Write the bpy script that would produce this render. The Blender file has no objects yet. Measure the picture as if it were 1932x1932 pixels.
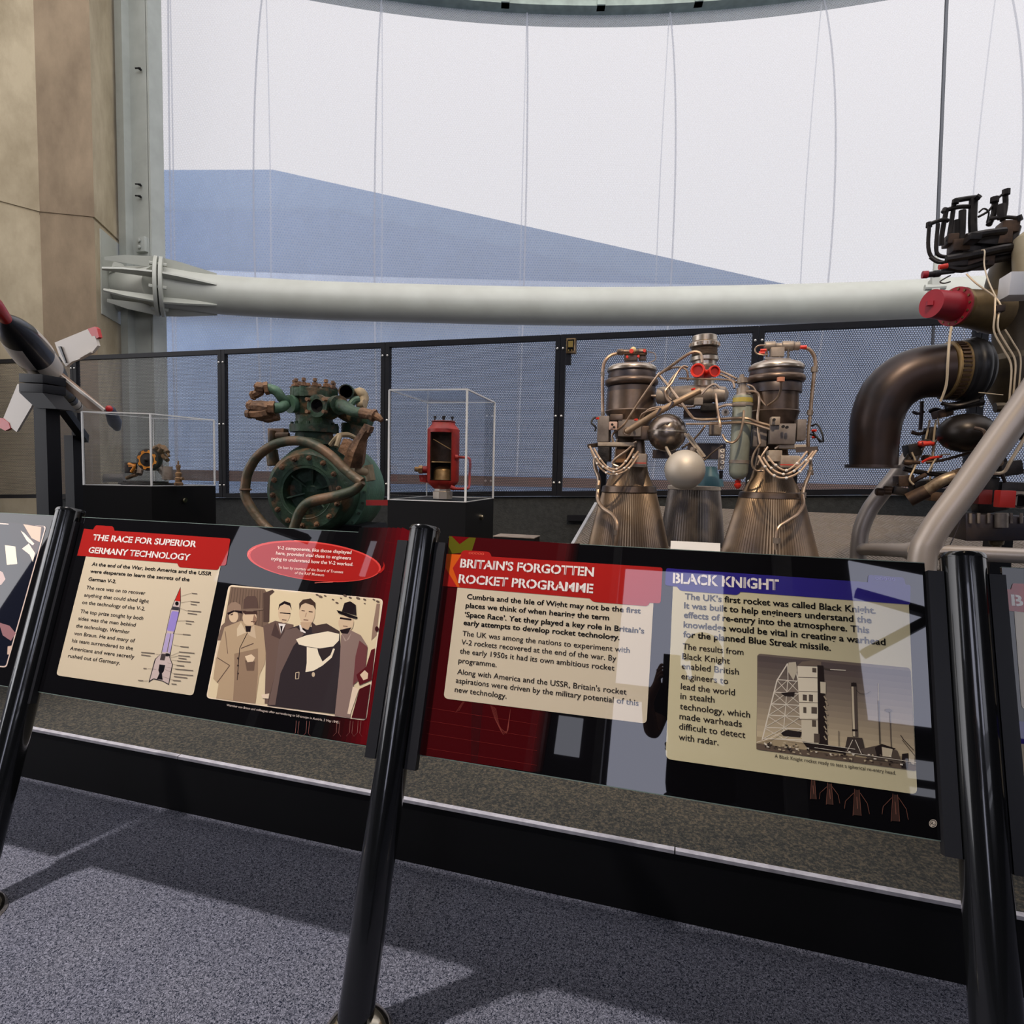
import bpy, bmesh, math, random
from mathutils import Vector, Matrix, Quaternion
random.seed(7)
PI = math.pi
scn = bpy.context.scene
COL = scn.collection

# ------------------------------------------------------------------ camera
FPX = 1105.5
YAW, PITCH, ROLL = math.radians(-15.84), math.radians(-3.79), math.radians(1.25)
LEAN = math.radians(17.79)
EYE = Vector((0, 0, 1.4))
_f = Vector((math.sin(YAW)*math.cos(PITCH), math.cos(YAW)*math.cos(PITCH), math.sin(PITCH)))
_r0 = Vector((math.cos(YAW), -math.sin(YAW), 0)); _u0 = _r0.cross(_f)
_r = math.cos(ROLL)*_r0 + math.sin(ROLL)*_u0
_u = -math.sin(ROLL)*_r0 + math.cos(ROLL)*_u0
cam = bpy.data.cameras.new('camera'); camo = bpy.data.objects.new('camera', cam); COL.objects.link(camo)
M = Matrix((( _r.x, _u.x, -_f.x, EYE.x), (_r.y, _u.y, -_f.y, EYE.y), (_r.z, _u.z, -_f.z, EYE.z), (0, 0, 0, 1)))
camo.matrix_world = M
cam.sensor_fit = 'HORIZONTAL'; cam.sensor_width = 36; cam.lens = 36*FPX/1932
cam.clip_start = 0.03; cam.clip_end = 200
scn.camera = camo

# ------------------------------------------------------------------ world, light, exposure
scn.view_settings.view_transform = 'Standard'
scn.view_settings.look = 'None'
scn.view_settings.gamma = 1
scn.view_settings.use_curve_mapping = False
scn.view_settings.exposure = 0.0
scn.cycles.transparent_max_bounces = 24
w = bpy.data.worlds.new('sky'); scn.world = w; w.use_nodes = True
nt = w.node_tree; nt.nodes.clear()
bg = nt.nodes.new('ShaderNodeBackground'); wo = nt.nodes.new('ShaderNodeOutputWorld')
geo = nt.nodes.new('ShaderNodeTexCoord'); sep = nt.nodes.new('ShaderNodeSeparateXYZ'); rmp = nt.nodes.new('ShaderNodeValToRGB')
nt.links.new(geo.outputs['Generated'], sep.inputs[0]); nt.links.new(sep.outputs['Z'], rmp.inputs[0])
rmp.color_ramp.elements[0].position = 0.0; rmp.color_ramp.elements[0].color = (0.93, 0.93, 0.97, 1)
rmp.color_ramp.elements[1].position = 0.7; rmp.color_ramp.elements[1].color = (0.94, 0.90, 0.91, 1)
nt.links.new(rmp.outputs[0], bg.inputs['Color'])
boosted = nt.nodes.new('ShaderNodeMapRange'); nt.links.new(sep.outputs['Y'], boosted.inputs[0])      # sky behind the viewer brightened as added fill for the interior
boosted.inputs[1].default_value = .25; boosted.inputs[2].default_value = -.6; boosted.inputs[3].default_value = 1.0; boosted.inputs[4].default_value = 3.4
nt.links.new(boosted.outputs[0], bg.inputs['Strength'])
nt.links.new(bg.outputs[0], wo.inputs[0])

def lamp(name, kind, loc, target, energy, color, size=0.15, cone=60, blend=0.5):
    l = bpy.data.lights.new(name, kind); o = bpy.data.objects.new(name, l); COL.objects.link(o)
    l.energy = energy; l.color = color
    if kind == 'SPOT':
        l.spot_size = math.radians(cone); l.spot_blend = blend; l.shadow_soft_size = size
    if kind == 'AREA':
        l.shape = 'RECTANGLE'; l.size, l.size_y = size
    o.location = loc
    o.rotation_euler = (Vector(target)-Vector(loc)).to_track_quat('-Z', 'Y').to_euler()
    return o
SPOTS = [((-2.7, 0.95, 4.6), (-1.25, 1.15, 0), 1150, (1.0, .93, .90), .07, 56),
         ((0.3, 0.25, 4.6), (0.0, 2.9, 1.3), 460, (1.0, .80, .58), .07, 40),
         ((-2.6, 0.55, 4.6), (-2.4, 2.9, 1.3), 270, (1.0, .84, .66), .07, 40)]
for i, (l, t, e, c, s, cn) in enumerate(SPOTS):
    lamp('spot_beam', 'SPOT', l, t, e, c, s, cn, .6)

# ------------------------------------------------------------------ picture measurements -> metres
def ray(x, y): return _f + _r*((x-966)/FPX) - _u*((y-966)/FPX)
def P(x, y, Y):
    d = ray(x, y); return EYE + d*(Y/d.y)
def PZ(x, y, z):
    d = ray(x, y); return EYE + d*((z-EYE.z)/d.z)
PN = Vector((0, -math.cos(LEAN), math.sin(LEAN)))          # normal of the leaning panels
PE = Vector((0, math.sin(LEAN), math.cos(LEAN)))           # up the panel
P0 = Vector((0, 1.5523, 1.0732))                           # a point of the panels' plane
def PP(x, y, off=0.0):
    d = ray(x, y); q = P0 + PN*off
    return EYE + d*((q-EYE).dot(PN)/d.dot(PN))
def S(p):
    d = p-EYE; z = d.dot(_f); a = math.atan2(d.dot(_r), z)
    return z/FPX*math.cos(a)
class V:
    """a view window: x,y measured in an enlarged detail, placed at depth Y"""
    def __init__(s, ox, oy, sc, Y): s.ox, s.oy, s.sc, s.Y = ox, oy, sc, Y
    def p(s, x, y, dy=0.0): return P(s.ox+x/s.sc, s.oy+y/s.sc, s.Y+dy)
    def q(s, pts):
        return [s.p(*t) for t in pts]
    def r(s, w, at): return w/s.sc*S(at)

# ------------------------------------------------------------------ materials
def lin(c): return tuple(((v/255)/12.92 if v/255 <= .04045 else ((v/255+.055)/1.055)**2.4) for v in c)
MATS = {}
def mat(name, rgb, rough=.5, metal=0, rgb2=None, scale=8, detail=4, lo=.35, hi=.65, bump=0, bscale=None, coat=0, spec=.5, stretch=None, rgb3=None):
    m = bpy.data.materials.new(name); m.use_nodes = True; n = m.node_tree; N = n.nodes
    b = N['Principled BSDF']; b.inputs['Roughness'].default_value = rough; b.inputs['Metallic'].default_value = metal
    b.inputs['Specular IOR Level'].default_value = spec
    b.inputs['Coat Weight'].default_value = coat; b.inputs['Coat Roughness'].default_value = .03
    b.inputs['Base Color'].default_value = lin(rgb)+(1,)
    if rgb2 or bump:
        tc = N.new('ShaderNodeTexCoord'); mp = N.new('ShaderNodeMapping'); n.links.new(tc.outputs['Object'], mp.inputs[0])
        if stretch: mp.inputs['Scale'].default_value = stretch
    if rgb2:
        no = N.new('ShaderNodeTexNoise'); no.inputs['Scale'].default_value = scale; no.inputs['Detail'].default_value = detail
        no.inputs['Roughness'].default_value = .62
        n.links.new(mp.outputs[0], no.inputs['Vector'])
        cr = N.new('ShaderNodeValToRGB'); n.links.new(no.outputs['Fac'], cr.inputs[0])
        cr.color_ramp.elements[0].position = lo; cr.color_ramp.elements[0].color = lin(rgb)+(1,)
        cr.color_ramp.elements[1].position = hi; cr.color_ramp.elements[1].color = lin(rgb2)+(1,)
        if rgb3:
            e = cr.color_ramp.elements.new((lo+hi)/2+.02); e.color = lin(rgb3)+(1,)
        n.links.new(cr.outputs[0], b.inputs['Base Color'])
    if bump:
        nb = N.new('ShaderNodeTexNoise'); nb.inputs['Scale'].default_value = bscale or scale*4; nb.inputs['Detail'].default_value = 3
        n.links.new(mp.outputs[0], nb.inputs['Vector'])
        bp = N.new('ShaderNodeBump'); bp.inputs['Strength'].default_value = bump; bp.inputs['Distance'].default_value = .01
        n.links.new(nb.outputs['Fac'], bp.inputs['Height']); n.links.new(bp.outputs[0], b.inputs['Normal'])
    MATS[name] = m; return m

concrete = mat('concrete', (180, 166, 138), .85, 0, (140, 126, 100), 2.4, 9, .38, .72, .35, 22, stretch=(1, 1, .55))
concrete_dark = mat('concrete_darker', (142, 124, 100), .85, 0, (110, 94, 74), 2.6, 9, .36, .7, .35, 22, stretch=(1, 1, .5))  # darker tone for the middle face of the pier
whitesteel = mat('pale_painted_steel', (170, 172, 162), .38, 0, (162, 163, 153), 3, 3)
greysteel = mat('grey_painted_steel', (160, 164, 158), .45, 0, (150, 154, 148), 4, 3)
ringsteel = mat('green_grey_aluminium', (128, 140, 130), .4, .2, (108, 118, 110), 5, 2)
black_gloss = mat('black_gloss_paint', (16, 17, 18), .16, 0, coat=.6)
black_matt = mat('black_powder_coat', (16, 16, 20), .5, 0, (20, 20, 25), 20, 2, spec=.25)
black_board = mat('black_board', (8, 8, 10), .6, spec=.2)
bracket_m = mat('charcoal_strip', (30, 30, 33), .45, spec=.3)
chrome = mat('chrome', (215, 205, 185), .12, 1)
rivet_m = mat('rivet_steel', (225, 222, 215), .3, .6)
nosing_m = mat('white_nosing', (160, 158, 164), .4, 0, (140, 138, 144), 30, 2)
deckcarpet = mat('speckled_carpet', (78, 70, 57), .95, 0, (20, 22, 21), 110, 3, .36, .64, .8, 220, rgb3=(42, 42, 37))
gold_mark = mat('bullet_gold', (200, 180, 120), .4, .6)

def floor_carpet():
    m = bpy.data.materials.new('blue_grey_carpet'); m.use_nodes = True; n = m.node_tree; N = n.nodes; b = N['Principled BSDF']
    b.inputs['Roughness'].default_value = .95; b.inputs['Specular IOR Level'].default_value = .1
    tc = N.new('ShaderNodeTexCoord')
    a = N.new('ShaderNodeTexNoise'); a.inputs['Scale'].default_value = 190; a.inputs['Detail'].default_value = 3; a.inputs['Distortion'].default_value = 1.5
    c = N.new('ShaderNodeTexNoise'); c.inputs['Scale'].default_value = 3; c.inputs['Detail'].default_value = 2
    r1 = N.new('ShaderNodeValToRGB'); r1.color_ramp.elements[0].position = .38; r1.color_ramp.elements[1].position = .64
    r1.color_ramp.elements[0].color = lin((27, 32, 44))+(1,); r1.color_ramp.elements[1].color = lin((136, 136, 146))+(1,)
    r2 = N.new('ShaderNodeValToRGB'); r2.color_ramp.elements[0].color = (.80, .82, .9, 1); r2.color_ramp.elements[1].color = (1.0, 1.0, 1.0, 1)
    mx = N.new('ShaderNodeMix'); mx.data_type = 'RGBA'; mx.blend_type = 'MULTIPLY'; mx.inputs[0].default_value = 1
    n.links.new(tc.outputs['Object'], a.inputs['Vector']); n.links.new(tc.outputs['Object'], c.inputs['Vector'])
    n.links.new(a.outputs['Fac'], r1.inputs[0]); n.links.new(c.outputs['Fac'], r2.inputs[0])
    n.links.new(r1.outputs[0], mx.inputs[6]); n.links.new(r2.outputs[0], mx.inputs[7]); n.links.new(mx.outputs[2], b.inputs['Base Color'])
    bp = N.new('ShaderNodeBump'); bp.inputs['Strength'].default_value = .9; bp.inputs['Distance'].default_value = .006
    n.links.new(a.outputs['Fac'], bp.inputs['Height']); n.links.new(bp.outputs[0], b.inputs['Normal'])
    return m
carpet = floor_carpet()

def mesh_mat():
    """black perforated sheet: staggered round holes cut by transparency"""
    m = bpy.data.materials.new('perforated_black_sheet'); m.use_nodes = True; n = m.node_tree; N = n.nodes; b = N['Principled BSDF']
    b.inputs['Base Color'].default_value = lin((46, 45, 48))+(1,); b.inputs['Roughness'].default_value = .4
    uv = N.new('ShaderNodeUVMap'); sp = N.new('ShaderNodeSeparateXYZ'); n.links.new(uv.outputs[0], sp.inputs[0])
    def math_(op, a, bb=None):
        q = N.new('ShaderNodeMath'); q.operation = op
        for i, vv in enumerate((a, bb)):
            if vv is None: continue
            if isinstance(vv, (int, float)): q.inputs[i].default_value = vv
            else: n.links.new(vv, q.inputs[i])
        return q.outputs[0]
    pitch = .0135
    u = math_('DIVIDE', sp.outputs['X'], pitch); v = math_('DIVIDE', sp.outputs['Y'], pitch*.866)
    row = math_('FLOOR', v); odd = math_('MULTIPLY', math_('MODULO', row, 2.0), .5)
    fu = math_('SUBTRACT', math_('FRACT', math_('ADD', u, odd)), .5); fv = math_('MULTIPLY', math_('SUBTRACT', math_('FRACT', v), .5), .866)
    d = math_('SQRT', math_('ADD', math_('MULTIPLY', fu, fu), math_('MULTIPLY', fv, fv)))
    hole = math_('LESS_THAN', d, .385)
    t = N.new('ShaderNodeBsdfTransparent'); mx = N.new('ShaderNodeMixShader')
    n.links.new(hole, mx.inputs[0]); n.links.new(b.outputs[0], mx.inputs[1]); n.links.new(t.outputs[0], mx.inputs[2])
    n.links.new(mx.outputs[0], N['Material Output'].inputs[0])
    return m
perf = mesh_mat()

def film_mat():
    """printed ETFE foil: mostly clear, with a fine white dot print that scatters daylight"""
    m = bpy.data.materials.new('dotted_foil'); m.use_nodes = True; n = m.node_tree; N = n.nodes
    N.remove(N['Principled BSDF'])
    uv = N.new('ShaderNodeUVMap'); sp = N.new('ShaderNodeSeparateXYZ'); n.links.new(uv.outputs[0], sp.inputs[0])
    def math_(op, a, bb=None):
        q = N.new('ShaderNodeMath'); q.operation = op
        for i, vv in enumerate((a, bb)):
            if vv is None: continue
            if isinstance(vv, (int, float)): q.inputs[i].default_value = vv
            else: n.links.new(vv, q.inputs[i])
        return q.outputs[0]
    pitch = .034
    u = math_('DIVIDE', sp.outputs['X'], pitch); v = math_('DIVIDE', sp.outputs['Y'], pitch*.866)
    odd = math_('MULTIPLY', math_('MODULO', math_('FLOOR', v), 2.0), .5)
    fu = math_('SUBTRACT', math_('FRACT', math_('ADD', u, odd)), .5); fv = math_('MULTIPLY', math_('SUBTRACT', math_('FRACT', v), .5), .866)
    d = math_('SQRT', math_('ADD', math_('MULTIPLY', fu, fu), math_('MULTIPLY', fv, fv)))
    gap = math_('LESS_THAN', d, .24)
    tr = N.new('ShaderNodeBsdfTransparent'); tr.inputs[0].default_value = (.95, .95, .955, 1)
    dl = N.new('ShaderNodeBsdfTranslucent'); dl.inputs[0].default_value = (.80, .79, .79, 1)
    df = N.new('ShaderNodeBsdfDiffuse'); df.inputs[0].default_value = (.8, .8, .8, 1)
    a1 = N.new('ShaderNodeMixShader'); a1.inputs[0].default_value = .25
    n.links.new(dl.outputs[0], a1.inputs[1]); n.links.new(df.outputs[0], a1.inputs[2])
    fac = math_('ADD', math_('MULTIPLY', gap, -.16), .40)
    mx = N.new('ShaderNodeMixShader'); n.links.new(fac, mx.inputs[0]); n.links.new(tr.outputs[0], mx.inputs[1]); n.links.new(a1.outputs[0], mx.inputs[2])
    n.links.new(mx.outputs[0], N['Material Output'].inputs[0])
    return m
film = film_mat()

def acrylic_mat():
    m = bpy.data.materials.new('clear_acrylic'); m.use_nodes = True; n = m.node_tree; N = n.nodes; N.remove(N['Principled BSDF'])
    tr = N.new('ShaderNodeBsdfTransparent'); tr.inputs[0].default_value = (.985, .988, .99, 1)
    gl = N.new('ShaderNodeBsdfGlossy'); gl.inputs['Roughness'].default_value = .02
    fr = N.new('ShaderNodeLayerWeight'); fr.inputs[0].default_value = .5
    pw = N.new('ShaderNodeMath'); pw.operation = 'POWER'; n.links.new(fr.outputs['Facing'], pw.inputs[0]); pw.inputs[1].default_value = 4
    ml = N.new('ShaderNodeMath'); ml.operation = 'MULTIPLY_ADD'; n.links.new(pw.outputs[0], ml.inputs[0]); ml.inputs[1].default_value = .5; ml.inputs[2].default_value = .02
    mx = N.new('ShaderNodeMixShader'); n.links.new(ml.outputs[0], mx.inputs[0]); n.links.new(tr.outputs[0], mx.inputs[1]); n.links.new(gl.outputs[0], mx.inputs[2])
    n.links.new(mx.outputs[0], N['Material Output'].inputs[0]); return m
acrylic = acrylic_mat()
acrylic_edge = mat('frosted_acrylic_edge', (235, 236, 236), .5, 0)
acrylic_edge.node_tree.nodes['Principled BSDF'].inputs['Transmission Weight'].default_value = .3

def print_mat():
    """glossy laminated print: colour comes from the printed art"""
    m = bpy.data.materials.new('laminated_print'); m.use_nodes = True; n = m.node_tree; N = n.nodes; b = N['Principled BSDF']
    at = N.new('ShaderNodeVertexColor'); at.layer_name = 'ink'
    n.links.new(at.outputs[0], b.inputs['Base Color'])
    b.inputs['Roughness'].default_value = .5; b.inputs['Specular IOR Level'].default_value = 0
    b.inputs['Coat Weight'].default_value = 1; b.inputs['Coat Roughness'].default_value = .015; b.inputs['Coat IOR'].default_value = 1.6
    return m
ink = print_mat()

# ------------------------------------------------------------------ object helpers
WL = {}
def tag(o, label=None, cat=None, group=None, kind=None):
    if label: o['label'] = label
    if cat: o['category'] = cat
    if group: o['group'] = group
    if kind: o['kind'] = kind
    return o
def thing(name, label, cat, loc, group=None):
    o = bpy.data.objects.new(name, None); COL.objects.link(o); o.location = loc; o.empty_display_size = .1
    WL[o.name] = Vector(loc); return tag(o, label, cat, group)
class B:
    def __init__(s): s.bm = bmesh.new()
    def faces(s, vs, fs):
        v = [s.bm.verts.new(p) for p in vs]
        out = []
        for f in fs:
            try: out.append(s.bm.faces.new([v[i] for i in f]))
            except ValueError: pass
        return out
    def box(s, c, size, rot=None):
        c = Vector(c); h = Vector(size)/2; R = rot or Matrix.Identity(3)
        vs = [c+R@Vector((sx*h.x, sy*h.y, sz*h.z)) for sx in (-1, 1) for sy in (-1, 1) for sz in (-1, 1)]
        s.faces(vs, [(0, 1, 3, 2), (4, 6, 7, 5), (0, 4, 5, 1), (2, 3, 7, 6), (0, 2, 6, 4), (1, 5, 7, 3)]); return s
    def hexa(s, a, d):
        """prism from polygon a swept by vector d"""
        a = [Vector(p) for p in a]; d = Vector(d); n = len(a)
        s.faces(a+[p+d for p in a], [tuple(range(n)), tuple(range(2*n-1, n-1, -1))]+[(i, (i+1) % n, n+(i+1) % n, n+i) for i in range(n)]); return s
    def bar(s, p, q, w, h=None, up=(0, 0, 1)):
        p = Vector(p); q = Vector(q); d = (q-p); L = d.length; d.normalize(); u = Vector(up)
        x = d.cross(u)
        if x.length < 1e-4: x = d.cross(Vector((1, 0, 0)))
        x.normalize(); z = x.cross(d); h = h or w
        R = Matrix((x, d, z)).transposed(); return s.box((p+q)/2, (w, L, h), R)
    def lathe(s, p0, p1, prof, seg=32, rib=0, ribn=0, capa=True, capb=True, a0=0, a1=2*PI, skip=None):
        p0 = Vector(p0); p1 = Vector(p1); d = (p1-p0); L = d.length; d = d/L
        x = d.orthogonal().normalized(); y = d.cross(x)
        full = abs(a1-a0-2*PI) < 1e-6; n = seg if full else seg+1
        rings = []
        for (t, r) in prof:
            ring = []
            for i in range(n):
                a = a0+(a1-a0)*i/seg
                rr = r*(1+(rib if (i % 2 == 0) else -rib)) if rib and ribn == 0 else r
                ring.append(s.bm.verts.new(p0+d*(t*L)+(x*math.cos(a)+y*math.sin(a))*max(rr, 1e-5)))
            rings.append(ring)
        m = n if full else n-1
        for k in range(len(rings)-1):
            for i in range(m):
                if skip and skip(k, i): continue
                s.bm.faces.new((rings[k][i], rings[k][(i+1) % n], rings[k+1][(i+1) % n], rings[k+1][i]))
        if full:
            if capa: s.bm.faces.new(rings[0][::-1])
            if capb: s.bm.faces.new(rings[-1])
        return s
    def cyl(s, p, q, r, r2=None, seg=16): return s.lathe(p, q, [(0, r), (1, r if r2 is None else r2)], seg)
    def sphere(s, c, r, seg=24, sz=1.0):
        c = Vector(c); n = seg//2
        prof = [((1-math.cos(PI*k/n))/2, math.sin(PI*k/n)*r) for k in range(n+1)]
        return s.lathe(c-Vector((0, 0, r*sz)), c+Vector((0, 0, r*sz)), prof, seg, capa=False, capb=False)
    def torus(s, c, axis, R, r, seg=40, ms=10):
        c = Vector(c); a = Vector(axis).normalized(); x = a.orthogonal().normalized(); y = a.cross(x)
        g = [[s.bm.verts.new(c+(x*math.cos(2*PI*i/seg)+y*math.sin(2*PI*i/seg))*(R+r*math.cos(2*PI*j/ms))+a*(r*math.sin(2*PI*j/ms))) for j in range(ms)] for i in range(seg)]
        for i in range(seg):
            for j in range(ms):
                s.bm.faces.new((g[i][j], g[(i+1) % seg][j], g[(i+1) % seg][(j+1) % ms], g[i][(j+1) % ms]))
        return s
    def tube(s, pts, r, seg=8, sub=5, rads=None, closed=False, smooth=True):
        pts = [Vector(p) for p in pts]; n = len(pts)
        rads = rads or [r]*n
        path = []; rr = []
        if smooth and n > 2:
            for i in range(n-1):
                a, b, c, d = pts[max(i-1, 0)], pts[i], pts[i+1], pts[min(i+2, n-1)]
                for k in range(sub):
                    t = k/sub
                    path.append(.5*((2*b)+(c-a)*t+(2*a-5*b+4*c-d)*t*t+(3*b-a-3*c+d)*t**3)); rr.append(rads[i]*(1-t)+rads[i+1]*t)
            path.append(pts[-1]); rr.append(rads[-1])
        else: path, rr = pts, rads
        t0 = (path[1]-path[0]).normalized(); x = t0.orthogonal().normalized(); rings = []
        for i, p in enumerate(path):
            t = (path[min(i+1, len(path)-1)]-path[max(i-1, 0)])
            if t.length < 1e-9: t = t0
            t.normalize(); x = (x-t*x.dot(t))
            if x.length < 1e-6: x = t.orthogonal()
            x.normalize(); y = t.cross(x)
            rings.append([s.bm.verts.new(p+(x*math.cos(2*PI*j/seg)+y*math.sin(2*PI*j/seg))*rr[i]) for j in range(seg)])
        for k in range(len(rings)-1):
            for j in range(seg):
                s.bm.faces.new((rings[k][j], rings[k][(j+1) % seg], rings[k+1][(j+1) % seg], rings[k+1][j]))
        s.bm.faces.new(rings[0][::-1]); s.bm.faces.new(rings[-1]); return s
    def make(s, name, m, parent=None, bevel=0, flat=False, recalc=True):
        bm = s.bm
        if recalc: bmesh.ops.recalc_face_normals(bm, faces=bm.faces)
        if bevel:
            es = [e for e in bm.edges if len(e.link_faces) == 2 and e.calc_face_angle(0) > .6]
            bmesh.ops.bevel(bm, geom=es, offset=bevel, segments=2, affect='EDGES', profile=.6, clamp_overlap=True)
        for f in bm.faces: f.smooth = not flat
        for e in bm.edges:
            if len(e.link_faces) == 2 and e.calc_face_angle(0) > .62: e.smooth = False
        if parent is not None: off = WL[parent.name]
        else:
            mn = [min(v.co[i] for v in bm.verts) for i in range(3)]; mx = [max(v.co[i] for v in bm.verts) for i in range(3)]
            off = Vector(((mn[0]+mx[0])/2, (mn[1]+mx[1])/2, mn[2]))
        for v in bm.verts: v.co -= off
        me = bpy.data.meshes.new(name); bm.to_mesh(me); bm.free()
        ms = m if isinstance(m, (list, tuple)) else [m]
        for q in ms: me.materials.append(q)
        o = bpy.data.objects.new(name, me); COL.objects.link(o)
        if parent is not None: o.parent = parent
        else: o.location = off
        WL[o.name] = off.copy(); return o
def struct(o): o['kind'] = 'structure'; return o

#STRUCTURE
# ------------------------------------------------------------------ the setting
b = B(); b.box((-1.5, 3.5, -.05), (26, 22, .1)); struct(b.make('floor', carpet, flat=True))
YF = 4.1

# concrete wall / pier at the left: four faces in plan, an upper and a lower lift with a joint
CZ = 3.9
q0, q1, q2, q3 = [PZ(x, y, CZ) for x, y in ((0, 382), (75, 402), (178, 412), (240, 470))]
q0 = q1+(q0-q1)*6; q4 = q3+Vector((-1.6, .9, 0)); q5 = q0+Vector((-.6, 1.2, 0))
loop = [q0, q1, q2, q3, q4, q5]
def shrink(pts, k):
    c = sum(pts, Vector())/len(pts); return [c+(p-c)*(1-k) for p in pts]
def prismz(bb, pts, z0, z1):
    bb.hexa([Vector((p.x, p.y, z0)) for p in pts], (0, 0, z1-z0)); return bb
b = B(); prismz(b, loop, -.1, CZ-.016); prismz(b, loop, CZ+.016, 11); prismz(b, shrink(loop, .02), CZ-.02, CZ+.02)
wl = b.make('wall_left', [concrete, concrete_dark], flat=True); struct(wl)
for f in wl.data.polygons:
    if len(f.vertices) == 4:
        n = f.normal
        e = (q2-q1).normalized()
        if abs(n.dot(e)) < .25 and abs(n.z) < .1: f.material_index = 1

# translucent facade: a drum of foil cushions between two ring beams
A0, A1 = math.radians(-35.6), math.radians(42)
FC = Vector((2.411, -6.53, 0)); FR = 15.43; ZU = 7.70; ZL = 1.36
def fpt(a, z, bulge=1.0, zr=(ZL, ZU), out=0):
    e = min(1, max(0, (a-A0)/math.radians(6))); bulge *= e*e*(3-2*e)
    t = (z-(zr[0]+zr[1])/2)/((zr[1]-zr[0])/2)
    R = FR-bulge*(1-t*t)+out
    return FC+Vector((math.sin(a)*R, math.cos(a)*R, z))
def foil(zr, bulge, name, kind=True):
    b = B(); nu, nv = 120, 24; bm = b.bm; uvl = bm.loops.layers.uv.new('UVMap')
    g = [[bm.verts.new(fpt(A0+(A1-A0)*i/nu, zr[0]+(zr[1]-zr[0])*j/nv, bulge, zr)) for j in range(nv+1)] for i in range(nu+1)]
    for i in range(nu):
        for j in range(nv):
            f = bm.faces.new((g[i][j], g[i+1][j], g[i+1][j+1], g[i][j+1]))
            for lp, (ii, jj) in zip(f.loops, ((i, j), (i+1, j), (i+1, j+1), (i, j+1))):
                lp[uvl].uv = ((A1-A0)*ii/nu*FR+40, zr[0]+(zr[1]-zr[0])*jj/nv+10)
    o = b.make(name, film); o['kind'] = 'structure'; return o
win = foil((ZL, ZU), 1.0, 'window_1')
win2 = foil((ZU+.3, 13), .5, 'window_2')
win3 = foil((-1.5, ZL-.16), .1, 'window_3')
seam_m = bpy.data.materials.new('foil_weld_seam'); seam_m.use_nodes = True; _n = seam_m.node_tree; _n.nodes.remove(_n.nodes['Principled BSDF'])
_t = _n.nodes.new('ShaderNodeBsdfTranslucent'); _t.inputs[0].default_value = (.78, .77, .78, 1); _d = _n.nodes.new('ShaderNodeBsdfTransparent'); _x = _n.nodes.new('ShaderNodeMixShader'); _x.inputs[0].default_value = .35
_n.links.new(_t.outputs[0], _x.inputs[1]); _n.links.new(_d.outputs[0], _x.inputs[2]); _n.links.new(_x.outputs[0], _n.nodes['Material Output'].inputs[0])
sd = [(-33.9-.6, 1), (-30.38, 1), (-24.92, 1), (-17.62, 1), (-10.39, 1), (-3.14, 1), (4.14, 1), (11.4, 1)]
for dg, _ in sd:
    for (off, bl) in ((-.02, 1.0), (.06, -.35)):
        b = B(); a = math.radians(dg); wv = .014 if off < 0 else .010
        L_ = []
        for j in range(33):
            z = ZL+(ZU-ZL)*j/32
            L_.append((fpt(a-wv/FR/2*1.6, z, bl, out=off), fpt(a+wv/FR/2*1.6, z, bl, out=off)))
        for j in range(32):
            c0, c1 = L_[j]; d0, d1 = L_[j+1]
            b.faces([c0, c1, d1, d0], [(0, 1, 2, 3)])
        b.make('seam', seam_m, win)
# outer foil of the same cushion carries the second set of welds; ring beams hold both
def ring(z0, z1, r0, r1, name, m, n=110):
    b = B(); rows = []
    for i in range(n+1):
        a = A0+(A1-A0)*i/n; s_, c_ = math.sin(a), math.cos(a)
        rows.append([FC+Vector((s_*r, c_*r, z)) for r, z in ((r0, z0), (r1, z0), (r1, z1), (r0, z1))])
    for i in range(n):
        for k in range(4):
            b.faces([rows[i][k], rows[i][(k+1) % 4], rows[i+1][(k+1) % 4], rows[i+1][k]], [(0, 1, 2, 3)])
    return b.make(name, m)
rb = struct(ring(ZU+.02, ZU+.10, FR-.14, FR+.25, 'trim_1', ringsteel))
o = ring(ZU+.10, ZU+.17, FR-.02, FR+.2, 'web', ringsteel); o.parent = rb; o.location = Vector(WL[o.name])-WL[rb.name]
o = ring(ZU+.17, ZU+.30, FR-.14, FR+.25, 'flange', ringsteel); o.parent = rb; o.location = Vector(WL[o.name])-WL[rb.name]
b = B(); b2 = B()
for k in range(-6, 7):
    a = math.radians(-13.9+7.27*k/1.5)
    if not (A0 < a < A1): continue
    rad = Vector((math.sin(a), math.cos(a), 0)); tan = Vector((math.cos(a), -math.sin(a), 0))
    R3 = Matrix((tan, rad, Vector((0, 0, 1)))).transposed()
    b.box(FC+rad*(FR-.1)+Vector((0, 0, ZU+.15)), (.11, .12, .26), R3)
    for s_ in (-1, 1): b2.cyl(FC+rad*(FR-.19)+tan*(.10*s_)+Vector((0, 0, ZU+.17)), FC+rad*(FR-.1)+tan*(.10*s_)+Vector((0, 0, ZU+.17)), .022, seg=10)
b.make('clamp', ringsteel, rb); b2.make('bolt', black_matt, rb)
rustbrown = mat('brown_sill', (120, 98, 90), .7)
struct(ring(ZL-.15, ZL-.01, FR-.05, FR+.25, 'trim_2', rustbrown))

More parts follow.
